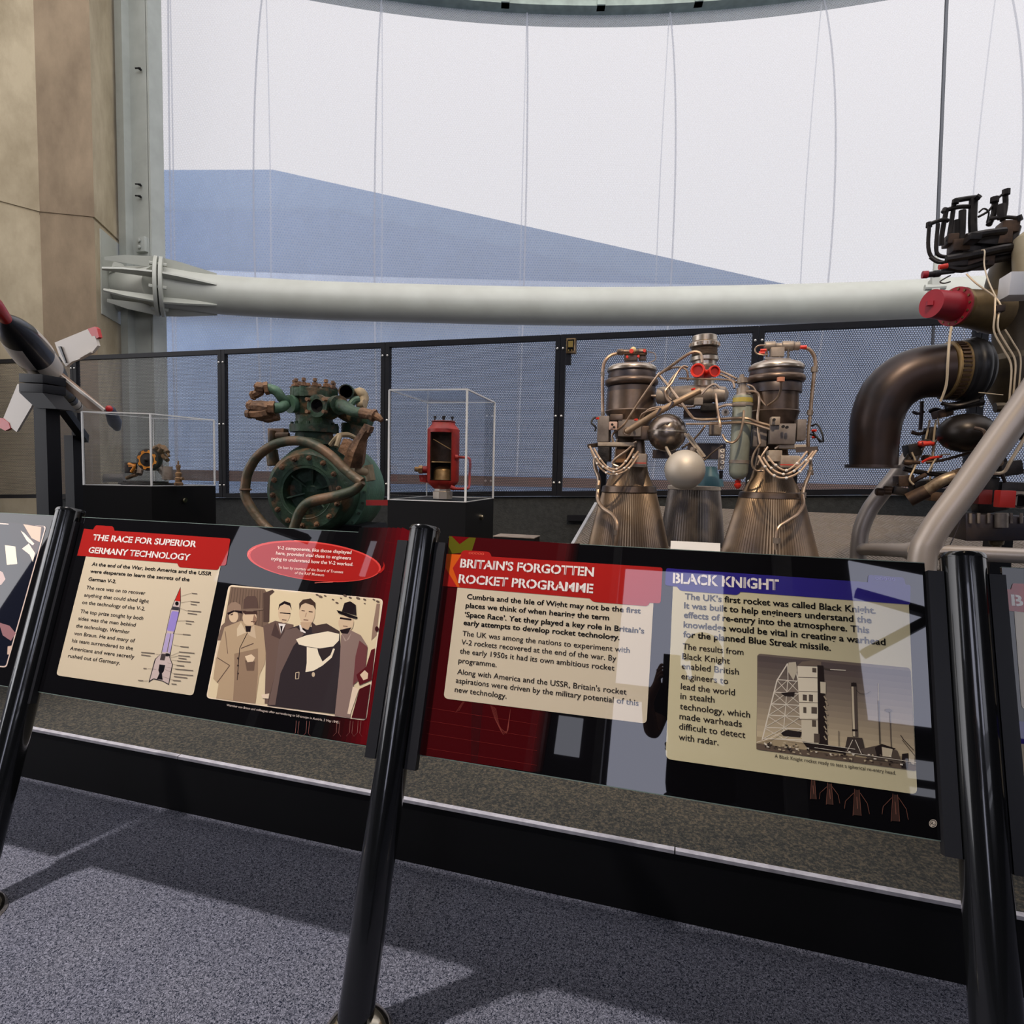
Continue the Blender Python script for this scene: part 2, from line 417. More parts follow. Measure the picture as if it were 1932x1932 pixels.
# steel mullion between pier and foil
mp = P(264, 300, 5.35)
b = B(); b.box((mp.x-.0, mp.y, 5.4), (.30, .06, 11.2)); b.box((mp.x-.135, mp.y-.06, 5.4), (.10, .12, 11.2)); b.box((mp.x+.16, mp.y+.06, 5.4), (.03, .18, 11.2))
t3 = struct(b.make('trim_3', greysteel, flat=True))
b = B()
for y in (132, 350, 372):
    c = P(266, y, 5.31); b.cyl(c, c+Vector((0, -.03, 0)), .012, seg=8); b.cyl(c+Vector((-.05, -.025, .01)), c+Vector((.02, -.025, .0)), .008, seg=8)
b.make('bolt', black_matt, t3)
c = P(268, 462, 5.30); b = B(); b.box(c, (.13, .05, .16))
for s_ in (-1, 1): b.cyl(c+Vector((0, -.03, .035*s_)), c+Vector((0, -.05, .035*s_)), .02, seg=8)
b.make('cleat', greysteel, t3, bevel=.006)
b = B(); c = P(238, 300, 5.28); b.box((c.x-.02, c.y, 5.4), (.06, .05, 11)); struct(b.make('trim_4', black_matt))

# the building seen through the foil
slate = mat('blue_slate_roof', (84, 104, 132), .8, 0, (78, 98, 127), 1.5, 5)
slate2 = mat('blue_render', (98, 117, 145), .8, 0, (80, 101, 132), .6, 4)
YB = 15.0
rp = [P(x, y, YB) for x, y in ((-250, 322), (515, 320), (1500, 540), (1500, 590), (-250, 590))]
th = thing('outside_building', 'blue roofed building outside, seen through the translucent dotted facade', 'building', (rp[1].x, YB, -2))
b = B(); b.hexa(rp[:3]+[rp[3], rp[4]], (0, .5, 0)); b.make('roof', slate, th, flat=True)
b = B(); wp = [P(x, y, YB+.1) for x, y in ((-250, 560), (2500, 565))]
b.hexa([wp[0], wp[1], Vector((wp[1].x, YB+.1, -3)), Vector((wp[0].x, YB+.1, -3))], (0, .6, 0)); b.make('wall', slate2, th, flat=True)
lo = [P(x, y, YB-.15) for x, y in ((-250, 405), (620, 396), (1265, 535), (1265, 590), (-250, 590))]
b = B(); b.hexa(lo, (0, .13, 0)); b.make('gradient_dark_band', mat('gradient_dark_blue', (76, 96, 127), .8, 0, (71, 91, 121), 2, 4), th, flat=True)  # darker step of the light gradient, put in as a flat colour band

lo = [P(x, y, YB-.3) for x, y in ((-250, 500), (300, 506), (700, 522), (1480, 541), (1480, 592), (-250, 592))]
b = B(); b.hexa(lo, (0, .13, 0)); b.make('gradient_pale_band', mat('gradient_pale_blue', (132, 144, 164), .8, 0, (122, 134, 156), 1, 4), th, flat=True)  # paler step of the light gradient near the foot, painted as colour

# wall under the mesh fence, raised deck and carpeted plinth
def fz(x):                                                    # foot of the fence (it rises a little to the right)
    return 1.4+(1.150+(x/1.025+3.57)*.0356-1.4)*1.025
kerb_m = mat('dark_kerb', (50, 52, 52), .9, 0, (38, 40, 40), 30, 3, bump=.3, bscale=90)
b = B(); b.hexa([(-5.8, YF, .0), (-5.8, YF, fz(-5.8)-.005), (3.6, YF, fz(3.6)-.005), (3.6, YF, 0)], (0, .12, 0)); struct(b.make('wall_back', kerb_m, flat=True))
b = B(); b.hexa([(-.75, YF-.03, fz(-.75)-.135), (3.6, YF-.03, fz(3.6)-.125), (3.6, YF-.03, fz(3.6)-.165), (-.75, YF-.03, fz(-.75)-.175)], (0, .03, 0)); struct(b.make('trim_5', black_matt, flat=True))
DZ = .90
th = thing('display_platform', 'low carpeted display platform with white nosing and black front behind the leaning panels', 'platform', (-2, 1.9, 0))
b = B(); b.hexa([(-7, 1.853, .225), (5, 1.853, .225), (5, 2.488, .225), (-7, 2.488, .225)], (0, 0, .007)); b.make('carpet', deckcarpet, th, flat=True)
b = B(); b.box((-1, 1.868, .112), (12, .05, .222)); b.box((-1, 2.19, .11), (12, .59, .215)); b.make('front', black_board, th, flat=True)
for xa, xb in ((-7, -1.9), (-1.896, .03), (.034, 5)):
    b = B(); b.hexa([(xa, 1.838, .222), (xa, 1.838, .233), (xa, 1.853, .236), (xa, 1.853, .224)], (xb-xa, 0, 0)); b.make('nosing', nosing_m, th)
th = thing('raised_deck', 'dark carpeted raised deck the engines and display cases stand on', 'platform', (-2, 3.3, 0))
b = B(); b.box((-1.0, 3.285, .44), (9.2, 1.59, .88)); b.make('base', kerb_m, th, flat=True)
b = B(); b.box((-1.0, 3.285, .89), (9.2, 1.59, .02)); b.make('top', deckcarpet, th, flat=True)

#BACKROOM
# ------------------------------------------------------------------ behind the viewer: bright windows between dark steel, spotlight rail
dark_wall = mat('dark_wall', (34, 34, 38), .8)
pier_m = mat('grey_pier', (110, 108, 106), .6, 0, (90, 88, 86), 3, 3)
def glow(name, c, s):
    m = bpy.data.materials.new(name); m.use_nodes = True; n = m.node_tree; n.nodes.clear()
    e = n.nodes.new('ShaderNodeEmission'); e.inputs[0].default_value = lin(c)+(1,); e.inputs[1].default_value = s
    o = n.nodes.new('ShaderNodeOutputMaterial'); n.links.new(e.outputs[0], o.inputs[0]); return m
day = glow('daylit_window', (212, 214, 228), 2.6); day2 = glow('sunlit_window', (210, 212, 232), 4.6)
YR = -6.0
b = B(); b.box((-1, YR-.2, 3.4), (26, .1, 7.2)); struct(b.make('wall_rear', dark_wall, flat=True))
def pane(k, pts, m=None):
    b = B(); b.hexa([Vector((x, YR-.1, z)) for x, z in pts], (0, -.04, 0)); o = b.make('window_%d' % k, m or day, flat=True); o['kind'] = 'structure'
pane(4, [(-8.9, 4.15), (-6.75, 4.05), (-6.75, 5.8), (-8.9, 5.8)])
pane(5, [(-5.75, 4.5), (-5.5, 4.5), (-5.5, 5.25), (-5.75, 5.25)])
pane(6, [(-.82, 3.05), (.75, 3.05), (.75, 5.0), (-.82, 5.0)], day2)
pane(7, [(-.82, 1.2), (.2, 1.2), (.2, 2.8), (-.82, 2.8)], day2)
pane(8, [(2.62, 2.95), (3.7, 2.95), (3.7, 5.2), (2.62, 5.4)], day2)
pane(9, [(3.0, 2.27), (6, 2.27), (6, 2.5), (3.0, 2.5)])
pane(10, [(3.0, 2.07), (6, 2.07), (6, 2.16), (3.0, 2.16)])
pane(11, [(4.2, 2.95), (9.5, 2.95), (9.5, 5.5), (4.2, 5.5)])
pane(12, [(-1.62, 1.9), (-1.25, 1.9), (-1.25, 2.45), (-1.62, 2.45)])
b = B()
for x, w_ in ((-6.6, .18), (-1.87, .2), (-5.35, .16), (-.95, .12), (1.6, .25)): b.box((x, YR+.1, 4), (w_, .2, 8))
b.box((-1, YR+.05, 2.92), (5, .1, .13))
struct(b.make('trim_6', pier_m, flat=True))
b = B(); b.bar((-8.6, YR+.1, 5.5), (-7.0, YR+.1, 5.1), .16); b.bar((2.6, YR+.1, 4.75), (3.7, YR+.1, 4.45), .12); b.bar((2.6, YR+.1, 3.8), (3.7, YR+.1, 4.55), .12)
struct(b.make('trim_7', dark_wall, flat=True))
b = B(); b.box((-.8, -1.2, 5.0), (11, 4.6, .16)); struct(b.make('overhead_blocker', dark_wall, flat=True))  # unseen slab added overhead to keep sky light off the floor
b = B(); b.box((7.0, -1.9, 3.4), (.1, 8.2, 7.2)); struct(b.make('side_blocker', dark_wall, flat=True))  # unseen side wall added to cut the ambient light
th = thing('track_light_rail', 'black overhead rail carrying small spotlights above the walkway', 'light', (-1, .4, 4.75))
b = B(); b.tube([(-4, .5, 4.78), (1.6, .5, 4.78)], .025, 8); b.bar((-3.4, .5, 4.78), (-3.4, .5, 4.92), .02); b.bar((1.2, .5, 4.78), (1.2, .5, 4.92), .02); b.make('rail', black_matt, th)
bulb = glow('lamp_bulb', (255, 226, 180), 12)
for (l, t, e, c, s, cn) in SPOTS:
    l = Vector(l); d = (Vector(t)-l).normalized()
    b = B(); b.lathe(l-d*.16, l-d*.02, [(0, .03), (.2, .05), (1, .06)], 16, capb=False); b.bar(l-d*.1, (l.x, .5, 4.78), .015); hd = b.make('spot_head', black_matt, th)
    b = B(); b.sphere(l-d*.10, .03, 12); b.make('bulb', bulb, hd)

#FURNITURE
# ------------------------------------------------------------------ white tubular beam bolted to the pier
ZT = 3.33
tp = [PZ(x, y, ZT) for x, y in ((300, 541), (410, 556), (600, 567), (800, 573), (1000, 577.5), (1200, 578.5), (1400, 576), (1600, 571.5), (1745, 566), (1932, 557))]
tp.append(tp[-1]+(tp[-1]-tp[-2])*1.2)
f0 = tp[0]; ax = (PZ(410, 556, ZT)-PZ(300, 541, ZT)).normalized()
root = thing('tubular_beam', 'long pale painted steel tube beam crossing in front of the translucent facade', 'beam', f0)
TR = .212
b = B(); b.tube(tp, TR, 28, 8); b.make('tube', whitesteel, root)
e2 = (q3-q2).normalized(); nrm = Vector((e2.y, -e2.x, 0))
if nrm.dot(EYE-q2) < 0: nrm = -nrm
def onfacet(x, y):
    d = ray(x, y); q = q2+nrm*.012; return EYE+d*((q-EYE).dot(nrm)/d.dot(nrm))
b = B(); b.hexa([onfacet(x, y) for x, y in ((190, 431), (240, 474), (244, 618), (238, 619), (193, 592))], nrm*-.03); b.make('base_plate', whitesteel, root, flat=True)
cpl = onfacet(222, 541); d0 = (f0-cpl).normalized()
b = B(); b.cyl(cpl, f0, TR*.98, seg=28); b.lathe(cpl, cpl+d0*.07, [(0, TR*1.25), (.5, TR*1.2), (1, TR)], 28); b.make('stub_pipe', whitesteel, root)
b = B()
for o_ in (-.035, .015): b.lathe(f0+ax*o_, f0+ax*(o_+.04), [(0, .30), (.1, .312), (.9, .312), (1, .30)], 40)
b.make('flange', whitesteel, root)
bb = B(); up = Vector((0, 0, 1)); sd_ = ax.cross(up).normalized()
for k in range(6):
    a = 2*PI*k/6+.26; rd = sd_*math.cos(a)+up*math.sin(a); tg = ax.cross(rd)
    b = B()
    b.hexa([f0+ax*.05+rd*TR*.9-tg*.01, f0+ax*.05+rd*.30-tg*.01, f0+ax*.20+rd*.285-tg*.01, f0+ax*.56+rd*(TR+.012)-tg*.01, f0+ax*.56+rd*TR*.9-tg*.01], tg*.02)
    L = (f0-cpl).length
    b.hexa([f0-ax*.03+rd*TR*.9-tg*.01, f0-ax*.03+rd*.30-tg*.01, f0-ax*(L*.5)+rd*.27-tg*.01, f0-ax*(L*.8)+rd*TR*1.05-tg*.01, f0-ax*(L*.8)+rd*TR*.9-tg*.01], tg*.02)
    b.make('gusset', whitesteel, root, flat=True)
    a += PI/6; rd = sd_*math.cos(a)+up*math.sin(a)
    b = B(); b.cyl(f0+rd*.262-ax*.07, f0+rd*.262+ax*.09, .02, seg=6); b.make('bolt', whitesteel, root)
cb = PZ(1745, 556, ZT)
root = thing('suspension_rod', 'thin steel rod with forked end dropping from above onto the pale tube beam', 'rod', cb)
top = P(1787, -20, cb.y-.25)
c0 = cb+Vector((0, -.25, 0))
rod_m = mat('dark_rod', (70, 72, 76), .4, .7)
b = B(); b.cyl(c0+(top-c0).normalized()*.16, top+(top-c0)*.3, .016, seg=10); b.make('rod', rod_m, root)
b = B(); u_ = (top-c0).normalized()
b.cyl(c0+u_*.10, c0+u_*.30, .028, .02, seg=12); b.bar(c0-u_*.10, c0+u_*.12, .05, .07); b.cyl(c0+Vector((-.09, 0, 0)), c0+Vector((.09, 0, 0)), .03, seg=10); b.box(c0+Vector((0, .07, 0)), (.03, .16, .2))
b.make('fork_end', whitesteel, root)
b = B(); b.cyl(c0-u_*.08, c0-u_*.9, .014, seg=10); b.make('lower_rod', rod_m, root)

# ------------------------------------------------------------------ perforated fence panels
def fx(px, y): return P(px, y, YF).x
edges = [fx(-125, 690), fx(141, 677), fx(420, 665), fx(729, 646), fx(1059, 629), fx(1432, 614), fx(1852, 597), fx(2340, 575)]
ZFT = 1.4+(2.347-1.4)*1.025
FL = ['perforated black fence panel at far left behind the rocket and its stand', 'perforated black fence panel behind the small display case at left',
      'perforated black fence panel directly behind the green turbopump', 'perforated black fence panel behind the red cutaway in its case',
      'perforated black fence panel behind the twin-nozzle engine, with the latch box', 'perforated black fence panel between the twin-nozzle engine and the big dark elbow pipe',
      'perforated black fence panel at far right behind the tall engine']
for i in range(7):
    xa, xb = edges[i]+.002, edges[i+1]-.002
    root = thing('fence_panel', FL[i], 'fence', ((xa+xb)/2, YF, fz(xa)), 'perforated fence panels')
    st, rl = .033, .036
    b = B()
    for x0, x1 in ((xa, xa+st), (xb-st, xb)):
        b.hexa([(x0, YF-.02, fz(x0)), (x1, YF-.02, fz(x1)), (x1, YF-.02, ZFT), (x0, YF-.02, ZFT)], (0, .04, 0))
    b.hexa([(xa+st, YF-.019, ZFT-rl), (xb-st, YF-.019, ZFT-rl), (xb-st, YF-.019, ZFT), (xa+st, YF-.019, ZFT)], (0, .038, 0))
    b.hexa([(xa+st, YF-.019, fz(xa)), (xb-st, YF-.019, fz(xb)), (xb-st, YF-.019, fz(xb)+rl), (xa+st, YF-.019, fz(xa)+rl)], (0, .038, 0))
    b.make('frame', black_matt, root, flat=True)
    b = B(); bm = b.bm; uvl = bm.loops.layers.uv.new('UVMap')
    co = [(xa+st, fz(xa)+rl), (xb-st, fz(xb)+rl), (xb-st, ZFT-rl), (xa+st, ZFT-rl)]
    f = bm.faces.new([bm.verts.new((x, YF, z)) for x, z in co])
    for lp, (x, z) in zip(f.loops, co): lp[uvl].uv = (x+20, z+5)
    b.make('perforated_sheet', perf, root, flat=True, recalc=False)
    for x in (xa+st*.55, xb-st*.55):
        for t in (.085, .5, .915):
            z = fz(x)+(ZFT-fz(x))*t
            b = B(); b.sphere((x, YF-.022, z), .0085, 10); b.make('rivet', rivet_m, root)
brass = mat('aged_brass', (150, 126, 92), .35, .8, (120, 98, 70), 30, 2)
VB = V(1020, 600, 5.367, YF-.03)
c = VB.p(312, 288); root = thing('latch_box', 'small brass latch box with dark window on the fence post left of the twin-nozzle engine', 'box', c)
k = VB.r(1, c)
b = B(); b.box(c, (96*k, .05, 150*k)); b.make('case', brass, root, bevel=.004)
b = B(); b.box(c+Vector((0, -.027, 4*k)), (66*k, .006, 112*k)); b.make('window', black_gloss, root)
b = B(); b.box(c+Vector((0, -.032, 14*k)), (48*k, .006, 62*k)); b.cyl(c+Vector((-18*k, -.03, -48*k)), c+Vector((-18*k, -.04, -48*k)), 7*k, seg=10); b.cyl(c+Vector((14*k, -.03, -48*k)), c+Vector((14*k, -.04, -48*k)), 7*k, seg=10); b.make('mechanism', mat('latch_gold', (190, 160, 90), .3, .8), root)
b = B(); b.box(c+Vector((-28*k, .0, -130*k)), (52*k, .03, 110*k)); b.make('bracket', black_matt, root)
# handrail seen through the fence at far left
b = B(); hp = [P(-120, 897, 4.55), P(80, 899, 4.55), P(235, 902, 4.9)]; b.tube(hp, .045, 12, smooth=False); b.bar(hp[0]+Vector((0, 0, -.22)), hp[1]+Vector((0, 0, -.22)), .1, .06)
tag(b.make('handrail', mat('dull_rail', (120, 112, 104), .5, .3)), 'dull handrail behind the perforated fence at far left', 'handrail')

# ------------------------------------------------------------------ sloping tread plate behind the engines
def tread():
    m = bpy.data.materials.new('tread_plate'); m.use_nodes = True; n = m.node_tree; N = n.nodes; bs = N['Principled BSDF']
    bs.inputs['Metallic'].default_value = .4; bs.inputs['Roughness'].default_value = .46; bs.inputs['Base Color'].default_value = lin((146, 134, 122))+(1,)
    uv = N.new('ShaderNodeUVMap'); mp = N.new('ShaderNodeMapping'); mp.inputs['Rotation'].default_value = (0, 0, PI/4); n.links.new(uv.outputs[0], mp.inputs[0])
    ck = N.new('ShaderNodeTexChecker'); ck.inputs['Scale'].default_value = 16; n.links.new(mp.outputs[0], ck.inputs['Vector'])
    w1 = N.new('ShaderNodeTexWave'); w1.bands_direction = 'X'; w1.inputs['Scale'].default_value = 16*1.25
    w2 = N.new('ShaderNodeTexWave'); w2.bands_direction = 'Y'; w2.inputs['Scale'].default_value = 16*1.25
    n.links.new(mp.outputs[0], w1.inputs['Vector']); n.links.new(mp.outputs[0], w2.inputs['Vector'])
    mx = N.new('ShaderNodeMix'); n.links.new(ck.outputs['Fac'], mx.inputs[0]); n.links.new(w1.outputs['Fac'], mx.inputs[2]); n.links.new(w2.outputs['Fac'], mx.inputs[3])
    bp = N.new('ShaderNodeBump'); bp.inputs['Strength'].default_value = 1; bp.inputs['Distance'].default_value = .012
    n.links.new(mx.outputs[0], bp.inputs['Height']); n.links.new(bp.outputs[0], bs.inputs['Normal']); return m
tread_m = tread()
pa, pb = P(1125, 950, 3.98), P(1950, 984, 3.98)
pb.z = P(1700, 975, 3.98).z
dn = Vector((0, -.42, -.36))
pc = P(1092, 1042, 3.60)
root = thing('tread_plate_ramp', 'silver tread plate ramp sloping up behind the rocket engines', 'ramp', (pa.x, 3.6, DZ))
b = B(); bm = b.bm; uvl = bm.loops.layers.uv.new('UVMap')
co = [pa, Vector((2.6, 3.98, pb.z)), Vector((2.6, 3.58, .94)), Vector((pc.x-.05, 3.58, .94))]
vs = [bm.verts.new(p) for p in co]; f = bm.faces.new(vs)
for lp, p in zip(f.loops, co): lp[uvl].uv = (p.x+10, (p.y-3)*1.3)
low = [bm.verts.new(Vector((p.x, p.y+.02, DZ))) for p in co]
for i in range(4): bm.faces.new((vs[i], vs[(i+1) % 4], low[(i+1) % 4], low[i]))
b.make('plate', tread_m, root, flat=True, recalc=False)
b = B(); b.bar(co[0], co[3], .02, .02); b.make('edge_angle', mat('aluminium_edge', (190, 190, 192), .35, .7), root)

#BARRIER
# ------------------------------------------------------------------ leaning posts
PX = [(-2.116, .055), (-.722, 0), (.644, 0), (-3.50, .1), (2.0, 0)]
PLab = ['leaning glossy black post left of the V-2 race panel', 'leaning glossy black post in the middle, between the two wide graphic panels', 'leaning glossy black post at right, right of the Black Knight panel']
HT = 1.222
for i in range(3):
    x, dx = PX[i]; base = Vector((x+dx, 1.207, 0)); top = Vector((x, 1.207+HT*math.tan(LEAN), HT)); d = (top-base).normalized()
    root = thing('barrier_post', PLab[i], 'post', base, 'leaning barrier posts')
    b = B(); b.lathe(base, top, [(0, .0445), (1, .0445)], 40); b.make('tube', black_gloss, root)
    b = B(); L = (top-base).length; b.lathe(top, top+d*.012, [(0, .0462), (.5, .0462), (1, .043)], 40); b.make('cap', black_gloss, root)
    b = B(); b.lathe((base.x+.012, base.y, 0), (base.x+.012, base.y, .045), [(0, .088), (.3, .087), (.7, .075), (1, .05)], 40); b.make('base_cover', chrome, root)
    bw = .032 if i else .012
    for s_ in (-1, 1):
        c0 = Vector((x+s_*(.0445+bw/2), 0, 0)); zb = .612 if s_ < 0 else .60
        a_ = Vector((c0.x+dx*.45, 1.207+zb*math.tan(LEAN), zb)); t_ = Vector((c0.x, 1.207+1.19*math.tan(LEAN), 1.19))
        b = B(); b.bar(a_+PN*.004, t_+PN*.004, bw, .022, up=PN); b.make('panel_bracket', bracket_m, root, flat=True)

# ------------------------------------------------------------------ printed graphics: flat art on the panels
class Art:
    def __init__(s, f): s.f = f; s.polys = []
    def poly(s, c, pts): s.polys.append((c, [s.f(*p) for p in pts])); return s
    def ell(s, c, x, y, rx, ry, rot=0, n=22):
        a = math.radians(rot); return s.poly(c, [(x+rx*math.cos(t)*math.cos(a)-ry*math.sin(t)*math.sin(a), y+rx*math.cos(t)*math.sin(a)+ry*math.sin(t)*math.cos(a)) for t in [2*PI*k/n for k in range(n)]])
    def line(s, c, pts, w):
        for (x0, y0), (x1, y1) in zip(pts, pts[1:]):
            L = math.hypot(x1-x0, y1-y0) or 1; nx, ny = -(y1-y0)/L*w/2, (x1-x0)/L*w/2
            s.poly(c, [(x0+nx, y0+ny), (x1+nx, y1+ny), (x1-nx, y1-ny), (x0-nx, y0-ny)])
        return s
    def rr(s, c, pts, r, which=None):
        out = []; n = len(pts)
        for i, p in enumerate(pts):
            if which is not None and i not in which: out.append(p); continue
            p = Vector(p); a = Vector(pts[i-1])-p; b_ = Vector(pts[(i+1) % n])-p
            q, w_ = p+a.normalized()*r, p+b_.normalized()*r
            for k in range(6):
                t = k/5; out.append(tuple(q*(1-t)**2+p*2*t*(1-t)+w_*t*t))
        return s.poly(c, out)
LIFT = [0]
def put(art, name, parent, off):
    """art lies on the panel plane, every shape a hair above the one before"""
    b = B(); bm = b.bm; col = bm.loops.layers.float_color.new('ink')
    for k, (c, pts) in enumerate(art.polys):
        o_ = off+k*.000012
        vs = [bm.verts.new(PP(x, y, o_)) for x, y in pts]
        try: f = bm.faces.new(vs)
        except ValueError: continue
        f.normal_update()
        if f.normal.dot(PN) < 0: f.normal_flip()
        for lp in f.loops: lp[col] = lin(c)+(1,)
    bmesh.ops.triangulate(bm, faces=bm.faces)
    return b.make(name, ink, parent, flat=True, recalc=False)
_tc = {}
def glyphs(body, bold):
    key = (body, bold)
    if key in _tc: return _tc[key]
    cu = bpy.data.curves.new('line', 'FONT'); cu.body = body; cu.size = 1; cu.resolution_u = 3; cu.offset = bold; cu.fill_mode = 'FRONT'
    o = bpy.data.objects.new('line', cu); COL.objects.link(o)
    dg = bpy.context.evaluated_depsgraph_get(); dg.update()
    me = bpy.data.meshes.new_from_object(o.evaluated_get(dg))
    vs = [v.co.copy() for v in me.vertices]; fs = [tuple(p.vertices) for p in me.polygons]
    bpy.data.objects.remove(o); bpy.data.curves.remove(cu); bpy.data.meshes.remove(me)
    _tc[key] = (vs, fs); return _tc[key]
HV = [v.y for v in glyphs('H', 0)[0]]; CAPH = max(HV)
def text(name, f, lines, cap, color, parent, off, bold=0.0, slits=None):
    """lines: (string, x0, y0, x1): base line start and right end in the detail; cap: capital height in metres"""
    b = B(); bm = b.bm; col = bm.loops.layers.float_color.new('ink')
    for (s, x0, y0, x1, y1) in lines:
        A_ = PP(*f(x0, y0), off); Z_ = PP(*f(x1, y1), off); W_ = (Z_.x-A_.x)
        vs, fs = glyphs(s, bold)
        mn = min(v.x for v in vs); mx = max(v.x for v in vs); sx = W_/(mx-mn); sy = cap/CAPH
        nv = [bm.verts.new(A_+Vector((1, 0, 0))*((v.x-mn)*sx)+PE*(v.y*sy)) for v in vs]
        for q in fs:
            try: fc = bm.faces.new([nv[i] for i in q])
            except ValueError: continue
            fc.normal_update()
            if fc.normal.dot(PN) < 0: fc.normal_flip()
            for lp in fc.loops: lp[col] = lin(color)+(1,)
        if slits:                                                # stencil lettering: a narrow cut through each capital
            for i, ch in enumerate(s):
                if ch in " '": continue
                gx = [v.x for v in glyphs(ch, bold)[0]]; w_ = max(gx)-min(gx); e_ = max(v.x for v in glyphs(s[:i+1], bold)[0])
                xa = e_-w_*(.66 if ch not in 'IT' else .5)-w_*.035; xb = xa+max(w_*.075, .03)
                q4 = [bm.verts.new(A_+PN*.0004+Vector((1, 0, 0))*((x-mn)*sx)+PE*(y*sy)) for x, y in ((xa, -.03), (xb, -.03), (xb, CAPH+.03), (xa, CAPH+.03))]
                fc = bm.faces.new(q4)
                for lp in fc.loops: lp[col] = lin(slits)+(1,)
    return b.make(name, ink, parent, flat=True, recalc=False)
def conv(ox, oy, sc): return lambda x, y: (ox+x/sc, oy+y/sc)
def board(name, label, x0, x1, zt, zb, parent_loc=None):
    yt = 1.207+zt*math.tan(LEAN)
    root = thing(name, label, 'sign', ((x0+x1)/2, 1.207+zb*math.tan(LEAN), zb))
    a = P0+PE*((zt-P0.z)/PE.z); c = P0+PE*((zb-P0.z)/PE.z)
    b = B(); b.hexa([Vector((x0, a.y, a.z)), Vector((x1, a.y, a.z)), Vector((x1, c.y, c.z)), Vector((x0, c.y, c.z))], PN*-.008)
    b.make('board', board_m, root, flat=True)
    b = B(); g = .002
    b.hexa([Vector((x0, c.y, c.z)), Vector((x1, c.y, c.z)), Vector((x1, c.y, c.z))-PE*.0022, Vector((x0, c.y, c.z))-PE*.0022], PN*-.008)
    b.hexa([Vector((x0, a.y, a.z)), Vector((x1, a.y, a.z)), Vector((x1, a.y, a.z))+PE*.0018, Vector((x0, a.y, a.z))+PE*.0018], PN*-.008)
    b.make('glass_edge', edge_m, root, flat=True)
    return root
board_m = mat('laminated_board', (12, 11, 13), .5, coat=1, spec=0); board_m.node_tree.nodes['Principled BSDF'].inputs['Coat Roughness'].default_value = .015
board_m.node_tree.nodes['Principled BSDF'].inputs['Coat IOR'].default_value = 1.6
edge_m = mat('glass_edge', (96, 112, 104), .35)
RED, CREAM, WHITE, INK_, MAROON, BLUE = (166, 34, 30), (208, 192, 164), (232, 222, 212), (20, 18, 17), (66, 10, 13), (50, 42, 126)
def emblem(art, x, y, r, c=(214, 190, 170), bg=(40, 12, 12)):
    art.ell(c, x, y, r, r).ell(bg, x, y, r*.82, r*.82).ell(c, x, y, r*.66, r*.66).ell(bg, x, y, r*.42, r*.42).ell(c, x+r*.1, y-r*.1, r*.26, r*.26)
    art.line(c, [(x-r*.5, y+r*.75), (x+r*.4, y-r*.2)], r*.22); return art

